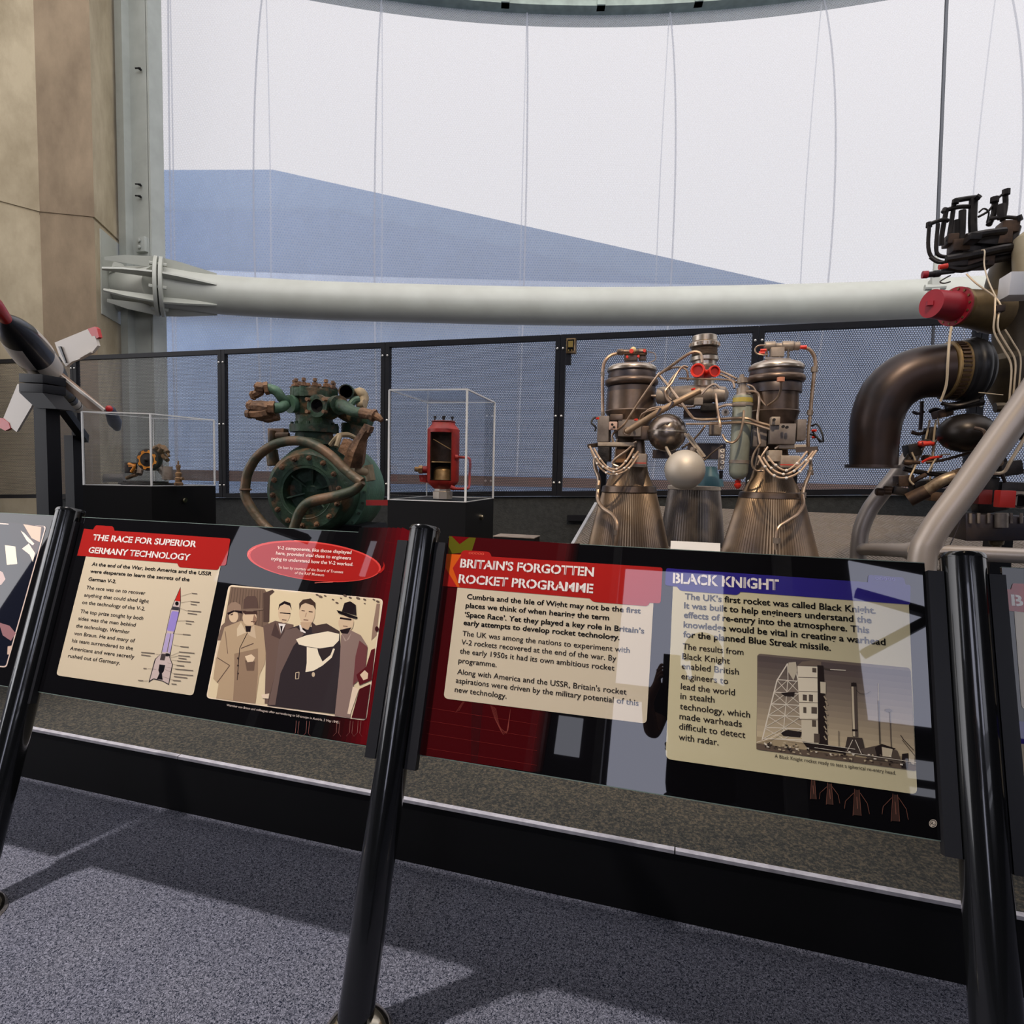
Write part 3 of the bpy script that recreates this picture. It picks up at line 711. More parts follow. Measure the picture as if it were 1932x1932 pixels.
def pan_a():
    f = conv(0, 930, 4.111); g = conv(380, 960, 4.025)
    x0, x1 = -2.116+.057, -.722-.077
    root = board('graphic_panel', 'wide leaning graphic panel headed THE RACE FOR SUPERIOR GERMANY TECHNOLOGY, left of the middle post', x0, x1, 1.208, .637)
    a = Art(g)
    # dark red ground fading in towards the right end
    for k in range(10):
        t = k/9; c = tuple(int(14+(v-14)*t) for v in (96, 14, 20)); xx = 900+k*36
        a.poly(c, [(xx+300-.2*1, 140+0), (1600, 175), (1290, 1800), (xx-20, 1800-(1290-xx)*.165)])
    for k in range(7): a.line((122, 34, 34), [(1010+k*60, 1680+k*10), (1090+k*60, 1150+k*8)], 1.2) if k > 3 else None
    for y in (250, 470, 560, 900, 1250, 1600): a.line((112, 24, 26), [(1390, y), (1545-(y-150)*.16, y+18)], 1.4)
    for xx in (720, 800, 1030, 1130, 1190):                    # small ghosted rockets along the foot
        a.line((140, 92, 84), [(xx, 1610), (xx-6, 1700)], 3).line((140, 92, 84), [(xx+22, 1612), (xx+12, 1704)], 3).line((120, 70, 66), [(xx-6, 1700), (xx-30, 1725)], 2).line((120, 70, 66), [(xx+12, 1704), (xx+30, 1730)], 2)
    emblem(a, 1290, 1717, 22)
    put(a, 'printed_ground', root, .0004)
    a = Art(f)
    a.rr(CREAM, [(672, 470), (1712, 560), (1498, 1572), (435, 1414)], 30, (2, 3)); put(a, 'text_card', root, .0010)
    a = Art(f)
    a.rr(RED, [(652, 278), (722, 284), (742, 250), (878, 259), (888, 293), (1788, 354), (1752, 562), (1705, 566), (1690, 598), (1388, 576), (1374, 545), (598, 486)], 16, (2, 3, 5, 6, 8, 9)); put(a, 'header_banner', root, .0016)
    for ln in [('THE RACE FOR SUPERIOR', 715, 365, 1520, 416), ('GERMANY TECHNOLOGY', 683, 463, 1470, 522)]: text('heading', f, [ln], .0200, WHITE, root, .0022, .028, RED)
    text('introduction_text', f, [('At the end of the War, both America and the USSR', 710, 563, 1640, 640), ('were desperate to learn the secrets of the', 697, 618, 1468, 685), ('German V-2.', 683, 680, 900, 695)], .0116, INK_, root, .0016, .019)
    text('body_text', f, [('The race was on to recover', 667, 745, 1125, 787), ('anything that could shed light', 650, 803, 1153, 848), ('on the technology of the V-2.', 635, 860, 1125, 905),
        ('The top prize sought by both', 620, 930, 1110, 980), ('sides was the man behind', 604, 985, 1050, 1032), ('the technology, Wernher', 588, 1042, 1003, 1088), ('von Braun. He and many of', 573, 1100, 1045, 1152),
        ('his team surrendered to the', 557, 1157, 1030, 1211), ('Americans and were secretly', 541, 1217, 1040, 1276), ('rushed out of Germany.', 526, 1275, 928, 1328)], .0118, (40, 35, 32), root, .0016, .006)
    a = Art(f)
    D_ = (48, 44, 48); G_ = (196, 176, 168)
    a.poly(D_, [(1400, 728), (1350, 840), (1322, 915), (1290, 1065), (1250, 1245), (1200, 1290), (1152, 1470), (1190, 1445), (1210, 1450), (1262, 1462), (1310, 1490), (1340, 1330), (1318, 1272), (1350, 1090), (1395, 910), (1402, 840)])
    a.poly(G_, [(1398, 745), (1354, 842), (1326, 915), (1294, 1065), (1256, 1240), (1208, 1290), (1162, 1455), (1192, 1438), (1262, 1456), (1306, 1480), (1334, 1330), (1312, 1270), (1344, 1090), (1389, 910), (1397, 842)])
    a.poly((190, 44, 34), [(1399, 740), (1356, 836), (1398, 842)]).ell((20, 16, 18), 1372, 858, 14, 16).poly((60, 56, 60), [(1340, 880), (1390, 886), (1388, 912), (1330, 906)])
    a.rr((150, 132, 196), [(1332, 915), (1388, 921), (1352, 1076), (1293, 1068)], 14).rr((176, 160, 196), [(1294, 1088), (1322, 1091), (1290, 1238), (1258, 1234)], 8).rr((176, 160, 196), [(1328, 1090), (1348, 1093), (1320, 1240), (1300, 1238)], 8)
    a.line(D_, [(1325, 1090), (1296, 1236)], 4).ell((34, 30, 34), 1296, 1256, 20, 13).poly((70, 60, 60), [(1252, 1246), (1288, 1250), (1276, 1300), (1240, 1296)]).poly((24, 22, 26), [(1236, 1330), (1282, 1336), (1270, 1385), (1256, 1400), (1262, 1450), (1216, 1444), (1236, 1400), (1228, 1375)])
    for (xa, ya, xb, yb) in ((1400, 802, 1490, 775), (1396, 852, 1480, 838), (1390, 892, 1455, 915), (1370, 995, 1440, 990), (1350, 1092, 1420, 1096), (1340, 1178, 1400, 1190), (1315, 1268, 1390, 1235), (1312, 1280, 1385, 1262), (1330, 1298, 1375, 1300), (1300, 1318, 1370, 1335), (1290, 1350, 1360, 1365), (1282, 1370, 1350, 1402), (1262, 1425, 1342, 1450), (1245, 1255, 1210, 1250), (1210, 1368, 1145, 1362), (1165, 1458, 1115, 1458)):
        a.line((120, 108, 96), [(xa, ya), (xb, yb)], 2)
    for (xa, ya, L, n) in ((1488, 778, 42, 1), (1478, 842, 70, 2), (1455, 912, 105, 2), (1440, 992, 65, 2), (1418, 1096, 60, 1), (1398, 1190, 65, 1), (1388, 1232, 120, 1), (1383, 1260, 90, 2), (1374, 1302, 105, 1), (1368, 1336, 60, 1), (1358, 1365, 140, 1), (1348, 1402, 150, 2), (1340, 1452, 62, 1), (1330, 1480, 40, 1), (1095, 1235, 104, 2), (1112, 1360, 26, 1), (1070, 1452, 42, 1)):
        for q_ in range(n): a.line((110, 98, 88), [(xa, ya+q_*20), (xa+L*(1-.3*q_), ya+q_*20+L*.09)], 6)
    put(a, 'rocket_diagram', root, .0016)
    a = Art(g)
    a.ell((214, 70, 62), 855, 398, 512, 148, 6.5, 48).ell(RED, 860, 402, 492, 140, 6.5, 48)
    a.poly(RED, [(1330, 490), (1362, 466), (1382, 432), (1383, 400), (1393, 430), (1388, 462), (1362, 486)]).line((240, 120, 104), [(705, 240), (880, 252)], 4).line((240, 120, 104), [(860, 562), (1000, 556)], 4).line((240, 120, 104), [(350, 360), (362, 325), (410, 295)], 5)
    put(a, 'callout_oval', root, .0010)
    text('callout_text', g, [('V-2 components, like those displayed', 575, 306, 1138, 342), ('here, provided vital clues to engineers', 565, 347, 1135, 387), ('trying to understand how the V-2 worked.', 527, 389, 1152, 430)], .0100, (250, 214, 200), root, .0018, .016)
    text('credit_text', g, [('On loan by courtesy of the Board of Trustees', 578, 452, 1075, 490), ('of the RAF Museum', 708, 495, 930, 512)], .0082, (250, 206, 190), root, .0018, .008)
    # sepia group photograph
    a = Art(g); K = (38, 28, 30); SK = (214, 186, 152)
    a.rr((236, 214, 186), [(208, 577), (1381, 684), (1252, 1610), (35, 1437)], 34)
    a.rr((222, 202, 164), [(216, 585), (1372, 691), (1246, 1600), (44, 1430)], 28)
    a.poly((120, 98, 82), [(222, 592), (480, 610), (500, 640), (510, 880), (430, 1000), (170, 900)])
    for k in range(12): a.line((88, 70, 60), [(236+k*21, 600+k*2), (196+k*24, 900)], 4)
    a.poly((84, 66, 58), [(470, 640), (540, 614), (556, 630), (520, 660), (516, 860), (470, 860)])
    for (x, y, r_) in ((880, 655, 14), (905, 668, 18), (940, 662, 12), (1000, 690, 12), (1030, 715, 14), (1090, 660, 16), (1130, 675, 14), (1190, 680, 18), (1240, 690, 14), (1310, 690, 12), (1340, 705, 16), (1240, 720, 9), (1060, 680, 10)): a.ell((104, 86, 74), x, y, r_, r_*.55, 25, 9)
    a.poly((150, 122, 104), [(1330, 720), (1356, 722), (1330, 960), (1290, 1000), (1300, 900)])
    # soldier in helmet behind
    a.poly((120, 98, 84), [(150, 890), (200, 840), (290, 860), (290, 1000), (120, 1000)]).ell(SK, 244, 815, 36, 48).poly((150, 124, 104), [(195, 790), (200, 740), (225, 712), (262, 708), (298, 730), (306, 775), (250, 768)]).poly(K, [(195, 790), (245, 770), (306, 775), (312, 796), (250, 782), (204, 806)]).poly((90, 70, 60), [(220, 800), (240, 794), (240, 806), (222, 810)])
    # man with glasses, third from left
    a.poly((110, 88, 78), [(468, 890), (560, 850), (700, 880), (700, 1500), (480, 1480), (490, 1100)]).poly((80, 62, 58), [(560, 860), (600, 960), (640, 870), (620, 1000), (530, 960)]).poly(WHITE, [(585, 870), (640, 875), (605, 950)]).poly(K, [(598, 890), (618, 890), (606, 950)]).ell(SK, 628, 790, 46, 78).poly(K, [(583, 770), (590, 725), (630, 700), (675, 715), (686, 770), (670, 735), (630, 722), (596, 740)]).line(K, [(596, 790), (676, 796)], 8).line((90, 60, 54), [(612, 842), (646, 846)], 7)
    # man in leather coat and hat, left
    a.poly((182, 156, 124), [(175, 900), (300, 850), (470, 900), (490, 1110), (480, 1180), (440, 1260), (410, 1480), (112, 1440), (130, 1330), (90, 1290), (110, 1130)])
    a.poly((150, 124, 100), [(250, 1100), (430, 1060), (430, 1250), (410, 1478), (240, 1456), (250, 1280)]).poly((110, 88, 74), [(330, 1150), (408, 1160), (400, 1230), (345, 1230)])
    a.poly((212, 190, 158), [(270, 910), (300, 860), (340, 940), (270, 970)]).poly((200, 176, 146), [(350, 940), (400, 880), (415, 985), (360, 960)]).poly(K, [(332, 890), (378, 890), (372, 935), (340, 935)])
    a.line(K, [(350, 940), (290, 1060), (272, 1300)], 5).line((96, 76, 66), [(300, 1060), (396, 1022)], 7).line((96, 76, 66), [(120, 1130), (215, 1190), (120, 1320)], 6).line((120, 96, 80), [(180, 930), (200, 1100)], 5).line((220, 196, 164), [(140, 1000), (110, 1130)], 10)
    for y in (1135, 1190, 1250): a.ell((70, 54, 48), 278, y, 8, 8)
    a.poly((226, 200, 166), [(330, 1120), (380, 1104), (408, 1130), (392, 1160), (350, 1165)])
    a.ell(SK, 366, 828, 54, 62).poly((150, 118, 96), [(400, 800), (425, 840), (400, 880), (388, 850)]).poly((92, 72, 64), [(318, 760), (322, 690), (345, 664), (410, 662), (424, 690), (432, 762)]).poly((126, 104, 88), [(298, 762), (380, 756), (470, 756), (466, 768), (380, 776), (300, 774)]).poly((70, 50, 44), [(310, 776), (420, 778), (424, 800), (330, 802)]).line((90, 60, 54), [(376, 856), (412, 858)], 6)
    # central man with arm in plaster, dark coat
    a.poly((54, 46, 48), [(640, 920), (750, 880), (850, 900), (1050, 950), (1060, 1100), (1030, 1560), (500, 1494), (560, 1250), (590, 1000)])
    a.poly((112, 92, 84), [(640, 920), (720, 900), (780, 950), (700, 1040), (600, 1250), (560, 1490), (505, 1490), (560, 1250), (590, 1000)])
    a.poly((72, 58, 54), [(835, 855), (870, 885), (950, 870), (1050, 930), (1048, 950), (900, 960), (840, 940)]).poly(WHITE, [(742, 880), (800, 890), (790, 945), (752, 930)]).poly(K, [(758, 890), (786, 890), (800, 940), (770, 920)])
    a.poly((240, 224, 194), [(718, 990), (800, 960), (960, 930), (1046, 950), (1044, 1000), (1000, 1045), (900, 1060), (800, 1045), (740, 1030)])
    a.poly((240, 224, 194), [(800, 1050), (880, 1060), (890, 1100), (920, 1160), (980, 1110), (1000, 1060), (1014, 1064), (990, 1130), (920, 1190), (850, 1230), (790, 1240), (800, 1170)]).poly((56, 46, 46), [(900, 1064), (990, 1056), (975, 1105), (925, 1150), (895, 1100)])
    a.ell(SK, 802, 792, 60, 92).poly((196, 164, 132), [(752, 860), (840, 860), (810, 920), (760, 900)]).poly((70, 52, 44), [(744, 770), (742, 720), (770, 690), (830, 680), (866, 715), (866, 765), (850, 735), (790, 715), (760, 730)]).line((80, 56, 48), [(760, 772), (785, 776)], 7).line((80, 56, 48), [(815, 780), (845, 784)], 7).line((110, 74, 64), [(775, 842), (812, 846)], 7).line((170, 136, 112), [(798, 790), (788, 822)], 6)
    a.line((206, 184, 152), [(716, 1244), (742, 1240), (738, 1290), (714, 1292), (716, 1244)], 5).ell((206, 184, 152), 850, 1258, 12, 18)
    # man at right with hat and grey coat
    a.poly((140, 116, 106), [(1060, 960), (1110, 910), (1210, 960), (1260, 1040), (1240, 1250), (1160, 1300), (1130, 1590), (1012, 1570), (1050, 1200)]).poly((112, 64, 64), [(1200, 1000), (1262, 1050), (1240, 1260), (1150, 1340), (1170, 1120)]).poly((170, 148, 134), [(1066, 950), (1100, 1000), (1140, 940), (1120, 990), (1090, 1008)])
    a.ell(SK, 1098, 868, 58, 66).poly(K, [(1050, 920), (1140, 900), (1110, 950), (1064, 945)]).poly((36, 28, 30), [(1066, 780), (1086, 715), (1130, 702), (1172, 730), (1176, 810)]).poly((28, 22, 24), [(1026, 768), (1060, 778), (1186, 822), (1180, 836), (1120, 826), (1040, 792)]).line(K, [(1052, 830), (1140, 842)], 14).line((110, 76, 66), [(1075, 890), (1110, 894)], 6)
    # person cut by the edge
    a.poly((92, 30, 34), [(1290, 1070), (1316, 1060), (1290, 1300), (1200, 1330), (1180, 1250), (1250, 1200)]).ell((60, 24, 26), 1330, 912, 16, 20).poly((230, 206, 178), [(1150, 1350), (1195, 1370), (1130, 1560), (1110, 1560)]).poly((224, 196, 164), [(1204, 1260), (1240, 1225), (1266, 1250), (1262, 1290), (1230, 1302)]).poly((230, 206, 178), [(455, 1410), (515, 1404), (510, 1445), (465, 1440)]).poly((70, 20, 24), [(1150, 1345), (1196, 1368), (1200, 1590), (1120, 1585)]) if False else None
    a.poly((92, 30, 34), [(1290, 1070), (1318, 1060), (1292, 1300), (1200, 1340), (1176, 1260), (1250, 1200)]).ell((60, 24, 26), 1332, 912, 14, 20).poly((230, 206, 178), [(1150, 1350), (1196, 1370), (1130, 1560), (1108, 1556)]).poly((224, 196, 164), [(1204, 1260), (1240, 1225), (1266, 1250), (1262, 1290), (1230, 1302)]).poly((230, 206, 178), [(455, 1412), (515, 1402), (510, 1442), (465, 1438)])
    a.poly((76, 22, 26), [(1200, 1368), (1284, 1330), (1246, 1596), (1140, 1586)])
    put(a, 'printed_photograph', root, .0010)
    text('caption', g, [('Wernher von Braun and colleagues after surrendering to US troops in Austria, 3 May 1945.', 190, 1497, 1045, 1627)], .0062, (226, 206, 190), root, .0012)
    return root
pan_a()

def pan_b():
    f = conv(780, 1000, 3.646); g = conv(1230, 1030, 3.39)
    x0, x1 = -.722+.077, .644-.077
    root = board('graphic_panel', 'wide leaning graphic panel headed BRITAIN\'S FORGOTTEN ROCKET PROGRAMME and BLACK KNIGHT', x0, x1, 1.208, .637)
    a = Art(f)
    a.poly(MAROON, [(246, 40), (1060, 92), (800, 1662), (38, 1545)])
    for k in range(6):
        t = (k+1)/7; c = tuple(int(v+(12-v)*t) for v in MAROON); xx = k*14
        a.poly(c, [(1060+xx, 92), (1074+xx, 93), (814+xx, 1664), (800+xx, 1662)])
    a.poly((58, 14, 16), [(400, 1180), (480, 1190), (440, 1600), (395, 1595)])
    a.poly((88, 84, 20), [(246, 42), (430, 54), (400, 150), (240, 165)]).poly((104, 12, 16), [(262, 42), (385, 50), (318, 98)])
    for y in (1220, 1310, 1400, 1500): a.line((124, 40, 36), [(90, y), (850, y+118)], 1.6)
    for k in range(7): a.line((134, 62, 54), [(530+k*6, 1205+k*3), (560+k*6, 1300+k*12), (600+k*3, 1360+k*8), (640+k*2, 1400-k*4), (668, 1230)], 1.3)
    for k in range(4): a.line((134, 62, 54), [(290+k*8, 1255-k*4), (340+k*4, 1180)], 1.3)
    put(a, 'printed_ground', root, .0004)
    a = Art(f); a.rr(CREAM, [(305, 380), (1652, 480), (1604, 1332), (207, 1158)], 34, (2, 3)); put(a, 'text_card', root, .0010)
    a = Art(f); a.rr(RED, [(228, 163), (322, 168), (342, 138), (524, 150), (538, 183), (1714, 258), (1700, 505), (1625, 500), (1612, 524), (1235, 494), (1212, 470), (200, 385)], 18, (2, 3, 5, 6, 8, 9))
    a.poly((206, 84, 24), [(228, 165), (300, 168), (338, 390), (300, 394), (270, 300)]).poly((206, 96, 30), [(300, 168), (345, 160), (420, 402), (338, 392)]) if False else a.poly((206, 88, 26), [(229, 164), (330, 170), (270, 262), (318, 392), (300, 391), (222, 262)])
    put(a, 'header_banner', root, .0016)
    for ln in [("BRITAIN'S FORGOTTEN", 320, 255, 1240, 317), ('ROCKET PROGRAMME', 308, 362, 1235, 432)]: text('heading', f, [ln], .0235, WHITE, root, .0022, .028, RED)
    text('introduction_text', f, [('Cumbria and the Isle of Wight may not be the first', 367, 473, 1563, 570), ('places we think of when hearing the term', 358, 533, 1345, 616), ('\u2018Space Race\u2019. Yet they played a key role in Britain\u2019s', 350, 596, 1587, 700), ('early attempts to develop rocket technology.', 343, 652, 1418, 750)], .0136, INK_, root, .0016, .020)
    text('body_text', f, [('The UK was among the nations to experiment with', 335, 727, 1487, 838), ('V-2 rockets recovered at the end of the war. By', 328, 787, 1395, 891), ('the early 1950s it had its own ambitious rocket', 318, 848, 1382, 960), ('programme.', 308, 913, 572, 940),
        ("Along with America and the USSR, Britain's rocket", 300, 990, 1465, 1122), ('aspirations were driven by the military potential of this', 290, 1050, 1548, 1202), ('new technology.', 283, 1113, 640, 1160)], .0138, (40, 35, 32), root, .0016, .006)
    text('tab_text', f, [('00000', 380, 166, 485, 174)], .0066, (226, 92, 70), root, .0022)
    a = Art(g); a.rr((204, 192, 154), [(135, 250), (1643, 362), (1697, 1590), (87, 1362)], 40, (2, 3))
    put(a, 'second_text_card', root, .0010)
    a = Art(g); a.rr(BLUE, [(90, 142), (1380, 232), (1384, 184), (1612, 202), (1622, 246), (1655, 250), (1652, 376), (566, 294), (548, 314), (180, 286), (160, 260), (84, 252)], 16, (0, 2, 3, 5, 6, 8, 9, 11)); put(a, 'second_header_banner', root, .0016)
    text('second_heading', g, [('BLACK KNIGHT', 133, 235, 812, 278)], .0250, WHITE, root, .0022, .030, BLUE)
    text('second_tab_text', g, [('00000', 1428, 216, 1556, 226)], .0066, (116, 108, 190), root, .0022)
    text('second_introduction_text', g, [("The UK\u2019s first rocket was called Black Knight.", 210, 340, 1432, 432), ('It was built to help engineers understand the', 205, 398, 1405, 494), ('effects of re-entry into the atmosphere. This', 203, 458, 1390, 561), ('knowledge would be vital in creating a warhead', 201, 520, 1495, 634), ('for the planned Blue Streak missile.', 199, 582, 1145, 669)], .0150, INK_, root, .0016, .020)
    text('second_body_text', g, [('The results from', 196, 660, 585, 696), ('Black Knight', 193, 723, 498, 753), ('enabled British', 190, 785, 555, 823), ('engineers to', 187, 850, 487, 880), ('lead the world', 184, 916, 530, 952), ('in stealth', 181, 977, 400, 1001), ('technology, which', 178, 1043, 627, 1095),
        ('made warheads', 175, 1107, 575, 1160), ('difficult to detect', 173, 1172, 597, 1231), ('with radar.', 170, 1240, 425, 1276)], .0146, (40, 35, 32), root, .0016, .006)
    # sepia photograph of the launch site
    a = Art(g); K = (44, 36, 34); M_ = (150, 132, 106)
    a.rr((112, 98, 88), [(676, 688), (1652, 780), (1692, 1440), (667, 1302)], 22)
    n = 14
    for k in range(n):
        t = k/n; c = tuple(int(p_+(q_-p_)*t) for p_, q_ in zip((92, 80, 76), (206, 186, 150)))
        yl, yr = 700+t*520, 800+t*560
        a.poly(c, [(674-t*4, yl), (1654+t*30, yr), (1654+(t+1/n)*30, yr+44), (674-(t+1/n)*4, yl+42)])
    a.poly((170, 150, 118), [(668, 1218), (1684, 1358), (1690, 1436), (668, 1300)]).poly((104, 88, 74), [(668, 1262), (1690, 1400), (1690, 1436), (668, 1300)])
    # lattice tower
    W_ = (226, 214, 192)
    a.line(W_, [(868, 752), (800, 860), (705, 1240)], 8).line(W_, [(910, 756), (945, 900), (978, 1240)], 7).line(W_, [(868, 752), (870, 850), (840, 1200)], 5)
    for (xa, xb, y) in ((802, 930, 855), (782, 940, 935), (765, 950, 1010), (742, 958, 1082), (722, 968, 1160), (708, 978, 1232)): a.line(W_, [(xa, y), (xb, y+10)], 6)
    for (xa, xb, xc, xd, y0_, y1_) in ((802, 930, 782, 940, 860, 935), (782, 940, 765, 950, 940, 1012), (765, 950, 742, 958, 1015, 1085), (742, 958, 722, 968, 1088, 1160), (722, 968, 708, 978, 1165, 1235)):
        m_ = (xa+xb)/2
        a.line(W_, [(xa, y0_), (m_, y1_), (xb, y0_)], 4).line(W_, [(xc, y1_), (m_, y0_), (xd, y1_)], 4)
    a.poly(K, [(822, 940), (915, 934), (905, 965), (850, 960)]).poly(K, [(820, 1190), (870, 1176), (960, 1190), (950, 1225), (840, 1215)]).poly((200, 186, 160), [(874, 746), (920, 742), (930, 800), (905, 860), (868, 800)])
    # service tower
    a.poly((120, 104, 90), [(930, 766), (960, 740), (1040, 732), (1082, 742), (1084, 770)]).poly((232, 218, 190), [(930, 768), (1058, 772), (1062, 1100), (946, 1108), (935, 900)]).poly((214, 200, 172), [(955, 1106), (1060, 1100), (1066, 1270), (960, 1250)]).poly(K, [(1058, 762), (1096, 766), (1126, 1278), (1066, 1268)])
    for (x, y, ww, hh) in ((965, 950, 26, 40), (1004, 950, 26, 46), (1020, 1030, 36, 44), (968, 1030, 20, 40), (1024, 1114, 26, 44), (1036, 1200, 36, 60), (1026, 780, 26, 30)): a.poly((92, 80, 70), [(x, y), (x+ww, y+2), (x+ww, y+hh), (x, y+hh-2)])
    for y in (840, 930, 1000, 1108): a.line((120, 104, 90), [(936, y), (1062, y+4)], 4)
    a.poly((210, 196, 168), [(1076, 868), (1112, 872), (1112, 945), (1078, 940)]).line((80, 70, 62), [(1100, 782), (1145, 792)], 10).line((216, 204, 180), [(1140, 790), (1240, 796)], 5)
    for k in range(9): a.line((170, 152, 126), [(1100+(k % 2)*8, 960+k*32), (1116+(k % 2)*8, 985+k*32)], 8)
    # rocket on its stand and masts
    a.poly((88, 76, 68), [(1274, 885), (1290, 868), (1306, 884), (1318, 1222), (1284, 1222)]).poly((206, 190, 160), [(1276, 890), (1288, 876), (1300, 1218), (1286, 1218)]).poly(K, [(1274, 875), (1306, 875), (1308, 900), (1274, 900)]).poly(K, [(1280, 1172), (1316, 1174), (1316, 1186), (1281, 1186)])
    a.poly((70, 60, 54), [(1250, 1222), (1345, 1228), (1372, 1345), (1230, 1318)]).line(W_, [(1284, 1240), (1250, 1310)], 4).line(W_, [(1300, 1240), (1340, 1330)], 4)
    a.line((60, 52, 48), [(1306, 920), (1330, 945), (1370, 948), (1400, 930)], 3).line((80, 70, 62), [(1448, 990), (1458, 1270)], 7).line((190, 176, 150), [(1448, 880), (1450, 990)], 4).line((90, 78, 70), [(1520, 1040), (1532, 1330)], 5).ell((96, 84, 74), 1512, 1052, 24, 10).line((90, 80, 70), [(1195, 1182), (1196, 1310)], 4)
    a.poly(K, [(960, 1250), (1240, 1290), (1240, 1330), (1000, 1300)]).poly((90, 78, 68), [(1330, 1300), (1470, 1270), (1570, 1310), (1600, 1390), (1380, 1360)]).poly(K, [(1425, 1290), (1470, 1266), (1560, 1296), (1500, 1330), (1440, 1350)]).poly((206, 190, 160), [(1470, 1285), (1540, 1300), (1530, 1350), (1475, 1345)]).poly(K, [(1600, 1330), (1640, 1325), (1634, 1424), (1596, 1420)]).poly((200, 184, 156), [(1644, 1310), (1680, 1325), (1678, 1400), (1644, 1390)])
    a.line((70, 60, 54), [(1590, 1210), (1610, 1240), (1676, 1308)], 5).line((70, 60, 54), [(1600, 1240), (1640, 1290), (1680, 1340)], 4)
    random.seed(3)
    for k in range(70):
        t = random.random(); x = 690+t*960; y = 1235+t*118+random.uniform(0, 55); a.poly(random.choice((K, (92, 78, 68), W_, (190, 172, 140))), [(x, y), (x+random.uniform(6, 22), y+2), (x+random.uniform(6, 20), y+random.uniform(6, 18)), (x, y+8)])
    a.line(W_, [(1040, 1290), (1690, 1385)], 3).line(W_, [(860, 1240), (1300, 1300)], 3).line(W_, [(670, 1256), (760, 1230), (850, 1180)], 4)
    put(a, 'printed_photograph', root, .0016)
    text('caption', g, [('A Black Knight rocket ready to test a spherical re-entry head.', 785, 1354, 1560, 1458)], .0078, (70, 62, 54), root, .0016)
    # ghosted rockets printed along the foot
    R_ = (120, 78, 64); R2 = (62, 44, 38)
    for (x, y, s_) in ((1030, 1500, .8), (1135, 1520, .9), (1310, 1560, 1.1), (1555, 1590, 1.15)):
        a = Art(g)
        a.poly(R2, [(x-8*s_, y), (x+12*s_, y+2), (x+24*s_, y+150*s_), (x-20*s_, y+146*s_)])
        a.line(R_, [(x-12*s_, y-6), (x-22*s_, y+150*s_)], 3).line(R_, [(x+14*s_, y), (x+26*s_, y+150*s_)], 3)
        if s_ > .85: a.line(R_, [(x-18*s_, y+20), (x-66*s_, y+66*s_), (x-72*s_, y+110*s_)], 3).line(R_, [(x+20*s_, y+20), (x+62*s_, y+80*s_), (x+74*s_, y+140*s_)], 3)
        a.line(R_, [(x, y+40*s_), (x+6, y+110*s_)], 5)
        put(a, 'printed_rocket', root, .0008)
    a = Art(g); emblem(a, 1798, 1775, 26, (200, 186, 168), (30, 24, 22)); put(a, 'emblem', root, .0010)
pan_b()

def pan_left():
    f = conv(0, 940, 3.865); h = conv(0, 930, 4.111)
    root = board('graphic_panel', 'graphic panel cut off by the left edge, with the photograph of a dark-suited man', -3.4, -2.116-.057, 1.208, .637)
    a = Art(f)
    a.rr((214, 190, 176), [(-500, 148), (338, 203), (48, 1234), (-900, 1200)], 22, (1, 2)); a.rr((20, 22, 34), [(-490, 156), (328, 211), (42, 1224), (-890, 1190)], 18, (1, 2))
    a.poly((60, 36, 36), [(60, 176), (320, 205), (250, 440), (180, 400)]).poly((206, 172, 146), [(170, 190), (300, 210), (290, 320), (230, 290)]).poly((30, 26, 34), [(60, 176), (170, 190), (260, 440), (180, 480), (90, 340)])
    a.poly((230, 210, 190), [(150, 235), (178, 255), (250, 330), (240, 345), (196, 312)]).poly((230, 210, 190), [(160, 368), (210, 330), (256, 400), (240, 465), (215, 410)]).poly((236, 220, 190), [(36, 342), (112, 352), (126, 480), (50, 486)])
    a.poly((190, 160, 150), [(-20, 520), (20, 540), (40, 590), (10, 630), (-20, 640)]).poly((150, 108, 110), [(0, 905), (70, 930), (115, 985), (80, 1040), (30, 1000)]).poly((210, 180, 160), [(56, 1080), (86, 1075), (70, 1140), (52, 1140)]).poly((60, 40, 60), [(-60, 680), (200, 690), (150, 800), (-60, 760)]) if False else a.poly((190, 160, 150), [(-20, 520), (20, 540), (40, 590), (10, 630), (-20, 640)]).poly((150, 108, 110), [(-10, 905), (70, 930), (115, 985), (80, 1040), (20, 1000)]).poly((210, 180, 160), [(56, 1080), (86, 1075), (70, 1140), (52, 1140)])
    put(a, 'printed_photograph', root, .0010)
pan_left()
def pan_right():
    f = conv(1700, 1000, 2.073)
    root = board('graphic_panel', 'graphic panel cut off by the right edge, with a red banner starting with B', .644+.077, 1.95, 1.208, .637)
    a = Art(f); a.rr(CREAM, [(442, 310), (800, 335), (830, 720), (472, 700)], 18, (2, 3)); a.rr(CREAM, [(470, 830), (830, 860), (850, 1100), (480, 1080)], 14, (2, 3)); put(a, 'text_card', root, .0010)
    a = Art(f); a.rr(RED, [(356, 226), (430, 232), (437, 208), (520, 212), (528, 238), (800, 255), (806, 345), (360, 312)], 8, (2, 3, 5, 6)); put(a, 'header_banner', root, .0016)
    a = Art(f); a.rr(BLUE, [(398, 742), (800, 775), (806, 865), (402, 830)], 10, (1, 2)); put(a, 'second_header_banner', root, .0016)
    a = Art(f); a.rr((206, 200, 196), [(418, 940), (440, 942), (449, 994), (424, 994)], 6, (1,)); a.poly((196, 192, 196), [(424, 1036), (452, 1040), (462, 1062), (428, 1062)]); put(a, 'printed_picture', root, .0012)
    a = Art(f); emblem(a, 442, 1214, 15, (200, 190, 180), (30, 26, 26)); put(a, 'emblem', root, .0012)
    text('heading', f, [('B', 433, 294, 480, 300)], .0235, WHITE, root, .0022, .028, RED)
pan_right()

